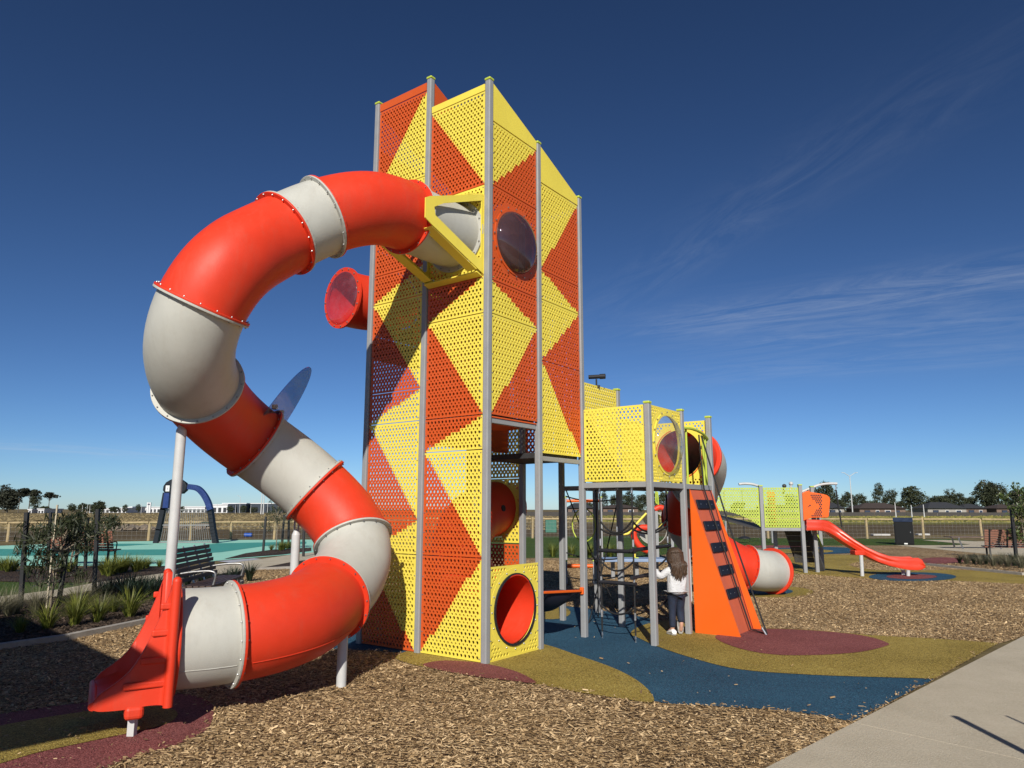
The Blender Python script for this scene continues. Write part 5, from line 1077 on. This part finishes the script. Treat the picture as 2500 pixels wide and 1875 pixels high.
for x in (-.75, .75):
    for y in (-.3, .3): mb = MB(); mb.bar((x+.12, y*1.3, 0), (x, y, .48), .05, .05); mb.build('leg', M['boltm'], tb)
    mb = MB(); mb.bar((x, -.38, .465), (x, .38, .465), .05, .03); mb.build('bearer', M['steel'], tb)

bn = thing('rubbish_bin', 'tall black rubbish bin enclosure with a sloping blue topped lid', 'bin', gnd(2219, 1331) + Vector((0, .35, 0)), R(-28))
M['binblack'] = mat('black bin panel', (.006, .007, .008), .6, .3, 20, spec=.25); M['binlid'] = mat('blue grey lid', (.030, .042, .075), .4, .2)
mb = MB(); mb.box((0, 0, .55), (.80, .80, 1.08)); body_ = mb.build('enclosure', M['binblack'], bn, bevel=.02)
mb = MB(); mb.add([(-.42, -.43, 1.09), (.42, -.43, 1.09), (.42, .43, 1.09), (-.42, .43, 1.09), (-.42, -.05, 1.28), (.42, -.05, 1.28), (.42, .43, 1.22), (-.42, .43, 1.22)], [(0, 3, 2, 1), (0, 1, 5, 4), (4, 5, 6, 7), (2, 3, 7, 6), (0, 4, 7, 3), (1, 2, 6, 5)]); mb.build('lid', M['binlid'], bn, bevel=.01)
mb = MB(); mb.box((0, -.406, .55), (.70, .012, .96)); dr = mb.build('door', M['binblack'], bn, bevel=.006)
mb = MB(); mb.box((.28, -.416, .6), (.025, .012, .05)); mb.build('lock', M['steel'], dr)
for z in (.18, .92): mb = MB(); mb.box((-.405, -.33, z), (.012, .03, .09)); mb.build('hinge', M['steel'], bn)
mb = MB(); mb.box((.05, -.416, .07), (.14, .006, .06)); mb.build('sticker', M['marking'], bn)

# court goal arch
ag = thing('goal_arch', 'dark blue arched sports goal with a steel bar panel standing on the court', 'goal', gnd(455, 1326.5)); ai = ag.matrix_basis.inverted(); GY = gnd(455, 1326.5).y
def A3(x, y, dy=0): return ai @ aty(330+x/4.424, 1100+y/4.424, GY+dy)
M['goaldark'] = mat('charcoal navy coat', (.007, .010, .016), .55, .2, spec=.3); M['goalblue'] = mat('royal blue coat', (.008, .030, .14), .4, .1); M['wire2'] = mat('grey goal bar', (.20, .20, .20), .5, .1)
for k, (w_, mk, nm) in enumerate(((.30, 'goaldark', 'leg'), (.20, 'goalblue', 'blue_infill'))):
    dy = -.0 - .12*k
    lp = [(228, 1003), (260, 860), (305, 640), (335, 470)] if k == 0 else [(335, 620), (350, 470)]
    rp_ = [(870, 1000), (845, 860), (815, 660), (790, 560), (740, 470), (670, 405), (570, 385)] if k == 0 else [(812, 640), (786, 558), (738, 470), (672, 408), (575, 390)]
    for pts in (lp, rp_):
        pp = [A3(x, y, dy) for x, y in pts]
        pp = catmull(pp, 5) if len(pp) > 4 else pp
        mb = MB()
        for i in range(len(pp)-1): mb.bar(pp[i], pp[i+1]+(pp[i+1]-pp[i])*.08, .22 if k == 0 else .26, w_ if k == 0 else .22, up=(0, 1, 0))
        mb.build(nm, M[mk], ag)
pts = []
for x, y in ((312, 430), (318, 385), (345, 345), (395, 315), (450, 305), (510, 318), (555, 350), (572, 390), (560, 430), (520, 465), (440, 470), (330, 458)): pts.append(A3(x, y, -.05))
mb = MB(); mb.plate(pts, .30); hd_ = mb.build('head_box', M['goaldark'], ag, bevel=.03)
mb = MB(); c_ = A3(350, 409, -.215); mb.box(c_, (.18, .01, .28)); sg_ = mb.build('notice', M['marking'], hd_)
for z in (.07, .0, -.07): mb = MB(); mb.box(c_+Vector((.01, -.008, z)), (.05, .004, .03)); mb.build('notice_mark', M['binlid'], sg_)
for y in (640, 805, 990):
    xl, xr = 228+(1003-y)*.213+18, 870-(1000-y)*.155-18; mb = MB(); mb.bar(A3(xl, y), A3(xr, y), .05, .05); mb.build('cross_bar', M['wire2'], ag)
for k in range(26):
    t = k/25; x0_, x1_ = lerp(246, 852, t), lerp(322, 797, t); mb = MB(); mb.bar(A3(x0_, 990), A3(x1_, 640), .014, .014); mb.build('bar', M['wire2'], ag)

# ------------------------------------------------------------------ timber post and rail fences with wire
M['log'] = mat('treated pine log', (.34, .26, .14), .8, .2, 5, .3, stretch=(1, 1, .3)); M['wire'] = mat('fence wire', (.28, .27, .25), .5, .1)
def log_fence(label, pts, step, hgt=1.15):
    t = thing('rail_fence', label, 'fence', pts[0]); inv = t.matrix_basis.inverted(); gr2 = random.Random(len(pts)*7+int(step*10))
    wires = MB(); P_ = []
    for a, b in zip(pts[:-1], pts[1:]):
        n = max(1, round((b-a).length/step)); P_ += [a.lerp(b, i/n) for i in range(n)]
    P_.append(pts[-1]); P_ = [inv @ p for p in P_]
    for i, p in enumerate(P_):
        h = hgt*gr2.uniform(.97, 1.06); r_ = .075*gr2.uniform(.9, 1.1); mb = MB(); mb.tube([p-Vector((0, 0, .05)), p+Vector((gr2.uniform(-.02, .02), 0, h))], [r_, r_*.93], 10); mb.build('post', M['log'], t, smooth=50)
        if i < len(P_)-1:
            q_ = P_[i+1]; z = hgt-.05; mb = MB(); mb.tube([p.lerp(q_, .02)+Vector((0, -.07, z)), p.lerp(q_, .5)+Vector((0, -.07, z+gr2.uniform(-.02, .02))), q_.lerp(p, .02)+Vector((0, -.07, z))], .058, 8); mb.build('rail', M['log'], t, smooth=50)
            for k in range(5): wires.bar(p+Vector((0, -.075, .08+.21*k)), q_+Vector((0, -.075, .08+.21*k)), .005, .005)
            d = q_-p; m_ = int(d.length/.22)
            for k in range(m_): w_ = p + d*((k+.5)/m_); wires.bar(w_+Vector((0, -.076, .05)), w_+Vector((0, -.076, hgt-.1)), .0035, .0035)
    wires.build('wire_mesh', M['wire'], t)['kind'] = 'stuff'; return t
log_fence('round log fence with wire mesh beyond the painted court', [Vector((-34, 34.6, 0)), Vector((-21.2, 38.3, 0)), Vector((-15.3, 39.9, 0)), Vector((-6.5, 42, 0))], 2.25, 1.0)
log_fence('round log fence with wire mesh behind the lawn and bin', [Vector((-6.0, 42.3, 0)), Vector((12, 42.5, 0)), Vector((20.5, 42.3, 0)), Vector((23.7, 42.2, 0)), Vector((34, 42.6, 0))], 3.3, 1.16)

# ------------------------------------------------------------------ far trees, houses, sheds, lamps
def far_tree(px, top, wpx, dep, seed, dense=1.0, kind=0, label=None, base=None, group='far trees beyond the paddock'):
    b_ = aty(px, 1243.6, dep); b_.z = 0; h = EYE + (1243.6-top)*dep/F; w = wpx*dep/F; g = random.Random(seed)
    if kind == 0: cr_ = [(0, 0, h*.52, w*.45, w*.4, h*.42)] + [(g.uniform(-.25, .25)*w, g.uniform(-.2, .2)*w, h*g.uniform(.4, .85), w*g.uniform(.18, .30), w*.25, h*g.uniform(.12, .2)) for _ in range(5)]
    elif kind == 1: cr_ = [(g.uniform(-.38, .38)*w, g.uniform(-.3, .3)*w, h*g.uniform(.72, .93), w*g.uniform(.16, .26), w*.2, h*g.uniform(.05, .08)) for _ in range(9)]           # open umbrella crown
    else: cr_ = [(0, 0, h*.5, w*.42, w*.4, h*.36), (0, 0, h*.78, w*.24, w*.22, h*.2), (g.uniform(-.1, .1)*w, 0, h*.9, w*.12, w*.12, h*.1)]                                            # pointed
    lab = label or ('round headed dark eucalypt far beyond the paddock', 'open crowned eucalypt with bare pale trunk far on the left', 'tall pointed dark tree far beyond the paddock')[kind]
    return leaf_tree('far_tree', lab, 'tree', b_, h*.96, cr_, int(3200*dense), (w*.075, w*.05), 'leafpine' if kind == 1 or dense > 1.2 else 'leaffar', w*.028, seed, group, .1, (0, 0), 'farTrunk', int(190*dense), 10)
RT = [(2021, 1174, 54, 2), (1990, 1186, 42, 0), (2072, 1199, 36, 0), (2100, 1201, 34, 0), (2149, 1177, 36, 2), (2174, 1193, 36, 0), (2234, 1186, 62, 0), (2280, 1215, 34, 0), (2300, 1206, 44, 0), (2322, 1187, 36, 0), (2345, 1203, 34, 0), (2368, 1209, 38, 0), (2410, 1166, 62, 0), (2440, 1172, 52, 0), (2485, 1190, 52, 0), (2535, 1180, 60, 0),
      (1475, 1197, 24, 2), (1500, 1203, 26, 0), (1535, 1196, 38, 0), (1562, 1204, 34, 0), (1590, 1199, 40, 0), (1620, 1195, 36, 2), (1440, 1226, 24, 0), (1400, 1228, 22, 0), (1660, 1214, 30, 0), (1930, 1204, 30, 0), (1860, 1226, 30, 0), (1800, 1224, 34, 0), (1960, 1195, 36, 0), (2050, 1215, 30, 0), (2125, 1220, 36, 0), (2195, 1222, 36, 0), (2260, 1226, 30, 0)]
WHERE = ((1450, 'behind the charcoal roofed house seen between the posts'), (1700, 'seen under the low platform'), (1900, 'showing past the second tube slide'), (1975, 'beyond the lime green play unit'), (2040, 'behind the orange slide hood'), (2112, 'beside the tall double armed street lamp'), (2212, 'behind the brown roofed brick house'), (2256, 'between the brown roofed and the long roofed house'), (2375, 'behind the long charcoal roofed house'), (2460, 'standing alone right of the long roofed house'), (9999, 'behind the leafy tree at the right edge'))
LOOK = ('round headed dark eucalypt', '', 'tall pointed dark tree')
for i, (x, tp, w, k) in enumerate(RT): far_tree(x, tp, w, 215+12*((i*7) % 5), 100+i, 1.0, k, ('wide ' if w > 50 else 'low ' if tp > 1218 else '') + LOOK[k] + ' ' + next(t for m_, t in WHERE if x < m_))
LT = [(18, 1190, 60, 0, 1.4), (-40, 1188, 70, 0, 1.4), (45, 1196, 40, 1, 1.2), (70, 1193, 50, 1, 1.2), (85, 1200, 28, 0, 1.2), (118, 1200, 46, 1, .8), (10, 1182, 22, 1, .4), (241, 1223, 34, 0, 1.0), (175, 1229, 24, 0, .8), (205, 1230, 30, 0, .8), (225, 1231, 26, 0, .8), (305, 1233, 16, 0, .8), (338, 1231, 14, 0, .8), (280, 1237, 30, 0, .8), (110, 1236, 30, 0, .8), (335+110/1, 1235, 14, 0, .8), (594, 1234, 18, 0, .8), (563, 1236, 20, 0, .8), (620, 1238, 22, 0, .6)]
for i, (x, tp, w, k, dn) in enumerate(LT): far_tree(x, tp, w, 300, 200+i, dn, k, ('dense dark eucalypt in the far grove at left', 'open crowned eucalypt with bare pale trunk far on the left')[k] if x < 130 else 'small dark tree among the far industrial sheds', group='trees of the far left grove' if x < 130 else 'trees among the far sheds')
def house(px0, px1, ridge, eave, dep, roofm, wallm, label, group=None):
    a, b = aty(px0, 1243.6, dep), aty(px1, 1243.6, dep); w = b.x-a.x; t = thing('house', label, 'house', ((a.x+b.x)/2, dep+4, 0), 0, group); ez = EYE+(1243.6-eave)*dep/F; rz_ = EYE+(1243.6-ridge)*dep/F
    mb = MB(); mb.box((0, 0, ez/2), (w*.94, 8, ez)); wl_ = mb.build('wall', M[wallm], t)
    mb = MB(); hw, hd2 = w/2, 4.6; ins = min(hw*.6, 4.2); mb.add([(-hw, -hd2, ez), (hw, -hd2, ez), (hw, hd2, ez), (-hw, hd2, ez), (-hw+ins, 0, rz_), (hw-ins, 0, rz_)], [(0, 1, 5, 4), (1, 2, 5), (2, 3, 4, 5), (3, 0, 4), (0, 3, 2, 1)]); mb.build('roof', M[roofm], t)
    n = max(2, int(w/3.2))
    for i in range(n):
        x = -w*.42+w*.84*(i+.5)/n; wd = 1.0 if i % 2 else 1.6
        mb = MB(); mb.box((x, -4.03, ez*.55), (wd, .06, ez*.42)); wo = mb.build('window', M['marking'] if i % 3 else M['binblack'], t)
        mb = MB(); mb.box((x, -4.07, ez*.55), (wd*.85, .03, ez*.34)); mb.build('pane', M['binlid'], wo)
    return t
M['roofbrown'] = mat('brown roof tile', (.050, .036, .030), .8, .15, 3); M['roofgrey'] = mat('charcoal roof tile', (.030, .032, .037), .8, .15, 3); M['brick'] = mat('dull brick', (.16, .11, .085), .9, .2, 2); M['render'] = mat('pale render', (.30, .28, .25), .9, .1, 2); M['shedwhite'] = mat('white shed sheet', (.62, .63, .64), .6, .06); M['sheddark'] = mat('navy shed sheet', (.020, .032, .050), .6, .1)
house(2095, 2214, 1227, 1240.5, 200, 'roofbrown', 'brick', 'low brick house with brown hipped roof across the paddock')
house(2262, 2362, 1225, 1240, 205, 'roofgrey', 'render', 'low house with long charcoal hipped roof across the paddock')
house(2355, 2410, 1229, 1240, 210, 'roofgrey', 'brick', 'smaller brick house with charcoal roof beside the long roofed house')
house(2020, 2062, 1226, 1240, 205, 'roofgrey', 'render', 'narrow house with charcoal roof behind the slide hood')
house(1385, 1449, 1228, 1240, 205, 'roofgrey', 'brick', 'house with charcoal roof seen between the platform posts')
house(2430, 2530, 1230, 1240, 210, 'roofbrown', 'brick', 'brick house with brown roof behind the right edge tree')
house(1880, 1960, 1231, 1240, 210, 'roofbrown', 'render', 'pale house with brown roof behind the lime play unit')
house(1470, 1560, 1232, 1240, 215, 'roofbrown', 'brick', 'brick house with low brown roof behind the rope net')
def shed(px0, px1, top, dep, m, label, slope=0.0, bays=6, cat='shed', name='shed'):
    a, b = aty(px0, 1243.6, dep), aty(px1, 1243.6, dep); w = b.x-a.x; h = EYE+(1243.6-top)*dep/F; t = thing(name, label, cat, ((a.x+b.x)/2, dep+6, 0))
    mb = MB(); mb.add([(-w/2, -6, 0), (w/2, -6, 0), (w/2, 6, 0), (-w/2, 6, 0), (-w/2, -6, h-slope), (w/2, -6, h), (w/2, 6, h), (-w/2, 6, h-slope)], [(0, 3, 2, 1), (4, 5, 6, 7), (0, 1, 5, 4), (1, 2, 6, 5), (2, 3, 7, 6), (3, 0, 4, 7)]); mb.build('wall', M[m], t)
    mb = MB(); mb.add([(-w/2-.3, -6.3, h-slope), (w/2+.3, -6.3, h), (w/2+.3, 6.3, h), (-w/2-.3, 6.3, h-slope), (-w/2-.3, -6.3, h-slope+.35), (w/2+.3, -6.3, h+.35), (w/2+.3, 6.3, h+.35), (-w/2-.3, 6.3, h-slope+.35)], [(0, 3, 2, 1), (4, 5, 6, 7), (0, 1, 5, 4), (1, 2, 6, 5), (2, 3, 7, 6), (3, 0, 4, 7)]); mb.build('roof', M['shedwhite'], t)
    for i in range(bays): mb = MB(); mb.box((-w/2+w*(i+.5)/bays, -6.06, (h-slope)*.36), (w/bays*.6, .08, (h-slope)*.6)); mb.build('roller_door', M['roofgrey'] if m == 'shedwhite' else M['goaldark'], t)
    return t
shed(543, 600, 1231, 340, 'sheddark', 'long dark navy warehouse far behind the court, left half'); shed(603, 690, 1231, 345, 'sheddark', 'long dark navy warehouse far behind the court, right half'); shed(518, 555, 1234, 330, 'shedwhite', 'white box trailer parked before the dark warehouse', bays=3)
shed(218, 308, 1243, 320, 'shedwhite', 'long low white canopy building on the far left', bays=9); shed(266, 322, 1239.5, 330, 'shedwhite', 'white building with rising roofline on the far left', 1.2, 5); shed(93, 108, 1245, 290, 'shedwhite', 'small white shed below the open crowned eucalypt', bays=2); shed(70, 78, 1246, 290, 'shedwhite', 'small white shed among the dark grove', bays=1); shed(346, 392, 1240, 345, 'shedwhite', 'white retail shed right of the white pylon sign', bays=5); shed(420, 500, 1239, 345, 'shedwhite', 'white open sided shed seen through the goal arch', bays=8)
py = thing('pylon_sign', 'white twin pylon sign far on the left', 'sign', (aty(363, 1243.6, 310).x, 310, 0))
for x in (-.45, .45): mb = MB(); mb.box((x, 0, 2.2), (.75, .5, 4.4)); mb.build('pylon', M['shedwhite'], py)
mb = MB(); mb.box((0, -.3, 3.6), (.9, .05, .5)); mb.build('sign_face', M['binlid'], py)
def lamp(px, top, dep, label, arms=1, r=.09, group=None):
    b_ = aty(px, 1243.6, dep); h = EYE+(1243.6-top)*dep/F; t = thing('street_lamp', label, 'street lamp', (b_.x, dep, 0), 0, group)
    mb = MB(); mb.cyl((0, 0, 0), (0, 0, h*.93), r*1.25, 8, r*.7); mb.build('pole', M['pipe'], t)
    for s in ((1, -1) if arms == 2 else ((arms,) if arms in (1, -1) else ())):
        mb = MB(); mb.tube([(0, 0, h*.92), (s*.9, 0, h*.965), (s*h*.11, 0, h*.99), (s*h*.16, 0, h)], r*.6, 6); mb.build('arm', M['pipe'], t); mb = MB(); mb.box((s*h*.165, 0, h), (h*.05, .25, .1)); mb.build('lamp_head', M['pipe'], t)
    return t
lamp(2081, 1155, 190, 'tall grey double armed street lamp across the paddock', 2, .13); lamp(585, 1211, 300, 'grey single armed street lamp by the dark warehouse', -1); lamp(653, 1210, 300, 'grey street lamp at the right end of the dark warehouse', -1)
for x, tp in ((637.5, 1190), (643, 1190)): lamp(x, tp, 240, 'tall plain grey pole behind the court, one of a close pair', 0, .16, 'pair of tall grey poles')
for i, (x, tp) in enumerate(((201, 1233), (213, 1232), (219, 1232), (345, 1229), (376, 1229), (412, 1233), (455, 1231), (530, 1229), (575, 1232), (612, 1231), (1436, 1203), (1437, 1240))): lamp(x, tp, 280, 'thin distant pole on the skyline', 0, .07, 'thin poles on the skyline')
for x, tp, lab in ((2225, 1230, 'white marker post with yellow base on the right paddock edge'), (2255, 1229, 'second white marker post on the right paddock edge'), (2186, 1223, 'pale pole in front of the brown roofed house')): lamp(x, tp, 150, lab, 0, .10)
# paling fence in front of the houses
pf = thing('paling_fence', 'long grey paling fence in front of the houses', 'fence', (60, 185, 0)); gr3 = random.Random(9); M['paling'] = mat('grey paling', (.055, .050, .045), .9, .3)
for k in range(24): mb = MB(); mb.box((-60+k*8, 0, .5), (7.9, .08, 1.1*gr3.uniform(.9, 1.08))); mb.build('fence_panel', M['paling'], pf)
# low rock and dirt heap on the left paddock, blue drum, concrete debris on the right soil
M['render2'] = mat('dirty white slab', (.42, .41, .39), .9, .2); M['rock'] = mat('dusty rock', (.17, .135, .10), .95, .3, 3, .6); rk = random.Random(4)
for k in range(34):
    px = rk.choice((rk.uniform(250, 335), rk.uniform(400, 520), rk.uniform(310, 380))); py_ = rk.uniform(1290, 1297); b_ = gnd(px, py_); s_ = rk.uniform(.25, .7); mb = MB(); n_ = 7; v = []
    for j, (r_, z) in enumerate(((.5, -.1), (.95, .12), (.8, .5), (.3, .72))):
        for i in range(n_): a = 2*math.pi*i/n_ + .4*j; q_ = r_*rk.uniform(.75, 1.2); v.append((q_*math.cos(a)*s_, q_*math.sin(a)*s_, z*s_*rk.uniform(.85, 1.1)))
    f = [(j*n_+i, j*n_+(i+1) % n_, (j+1)*n_+(i+1) % n_, (j+1)*n_+i) for j in range(3) for i in range(n_)] + [tuple(range(3*n_, 4*n_))]
    mb.add(v, f); tag(mb.build('rock', M['rock'], None, b_), 'dusty boulder on the rough ground beyond the court fence', 'rock', 'boulders beyond the court fence')
for px, py_, w_, lab in ((2150, 1306, 2.0, 'broken white concrete slab lying on the soil beyond the log fence'), (2253, 1305, 1.4, 'white pipe length lying behind the black bin')):
    mb = MB(); mb.box((0, 0, .06), (w_*.55, .4, .12)); tag(mb.build('debris', M['render2'], None, gnd(px, py_+2), bevel=.03), lab, 'debris')
mb = MB(); mb.cyl((-.22, 0, .12), (.22, 0, .12), .12, 16); tag(mb.build('drum', mat('blue drum', (.02, .08, .35), .4, .1), None, gnd(606, 1311), smooth=40), 'blue plastic drum lying on the brown soil', 'drum')
mb = MB(); mb.box((0, 0, .5), (.8, .5, 1.0)); tag(mb.build('cabinet', mat('green cabinet', (.03, .14, .10), .5, .1), None, gnd(1345, 1300), bevel=.03), 'green utility cabinet on the rough ground beyond the lawn', 'cabinet')
# rough grass standing on the paddocks: uncountable
def rough(name, n, region, hmin, hmax, mk, label, seed):
    g = np.random.default_rng(seed); a = g.uniform(region[0], region[1], n); d = np.exp(g.uniform(np.log(region[2]), np.log(region[3]), n)); x = a/F*d; y = d
    h = g.uniform(hmin, hmax, n)*(.6+.8*(np.sin(x*.21+y*.05)+np.sin(x*.07-y*.11)+2)/4); w = h*.8*(1+d/200); lean = g.normal(0, .25, n)*h
    v = np.stack([np.stack([x-w, y, 0*x], 1), np.stack([x+w, y, 0*x], 1), np.stack([x+lean+w*.15, y, h], 1), np.stack([x+lean-w*.15, y, h*.9], 1)], 1).reshape(-1, 3); f = np.arange(n*4).reshape(-1, 4)
    return tag(new_obj(name, v, f, M[mk], tone=g.uniform(0, 1, n)), label, 'grass', kind='stuff')
M['dryblade'] = leafmat('dry grass blade', (.10, .075, .035), (.30, .235, .12), .9, .2); M['weedblade'] = leafmat('weed blade', (.07, .08, .02), (.30, .26, .07), .9, .2)
rough('dry_grass', 9000, (-1330, 160) + (60, 260), .05, .22, 'dryblade', 'dry tan grass covering the far left paddock', 1)
rough('weed_growth', 9000, (150, 1350) + (95, 180), .06, .28, 'weedblade', 'yellow green weeds covering the far right paddock', 2)

# ------------------------------------------------------------------ behind and beside the photographer: what casts the shadows seen on the ground
tanE = math.tan(SUN_EL); Hs = 3.0; c0 = Vector((-2.50, 6.45, 0)) + Vector((math.sin(SUN_AZ), math.cos(SUN_AZ), 0))*(Hs/tanE)
e1, e2 = Vector((-.71, .704, 0)).normalized(), Vector((-.66, -.75, 0)).normalized()
sh = thing('picnic_shelter', 'square flat roofed shelter whose corner shadow falls over the slide exit', 'shelter', c0 + e1*2.6 + e2*2.6); si = sh.matrix_basis.inverted()
mb = MB(); mb.plate([si @ (c0+Vector((0, 0, Hs))), si @ (c0+e1*7+Vector((0, 0, Hs))), si @ (c0+e1*7+e2*6+Vector((0, 0, Hs))), si @ (c0+e2*6+Vector((0, 0, Hs)))], .10); mb.build('roof', M['roofgrey'], sh)
for i, j in ((1.2, 1.6), (5.8, 1.6), (5.8, 4.8), (1.2, 4.8)): p = si @ (c0+e1*i+e2*j); mb = MB(); mb.bar((p.x, p.y, 0), (p.x, p.y, Hs-.05), .12, .12); mb.build('post', M['post'], sh)
sv = Vector((math.sin(SUN_AZ), math.cos(SUN_AZ), 0))
tip = gnd(2326, 1754); Hp = 1.5; pb2 = tip + sv*(Hp/tanE); mb = MB(); mb.cyl((0, 0, 0), (0, 0, Hp), .032, 12); tag(mb.build('handrail_post', M['post'], None, pb2), 'slim grey post on the path edge casting a straight shadow', 'post')
tip = gnd(2450, 1752); pb2 = tip + sv*(Hp/tanE); mb = MB(); mb.cyl((0, 0, 0), (0, 0, Hp), .012, 8); tag(mb.build('garden_stake', M['stake'], None, pb2), 'thin stake beside the path casting a hairline shadow', 'stake')
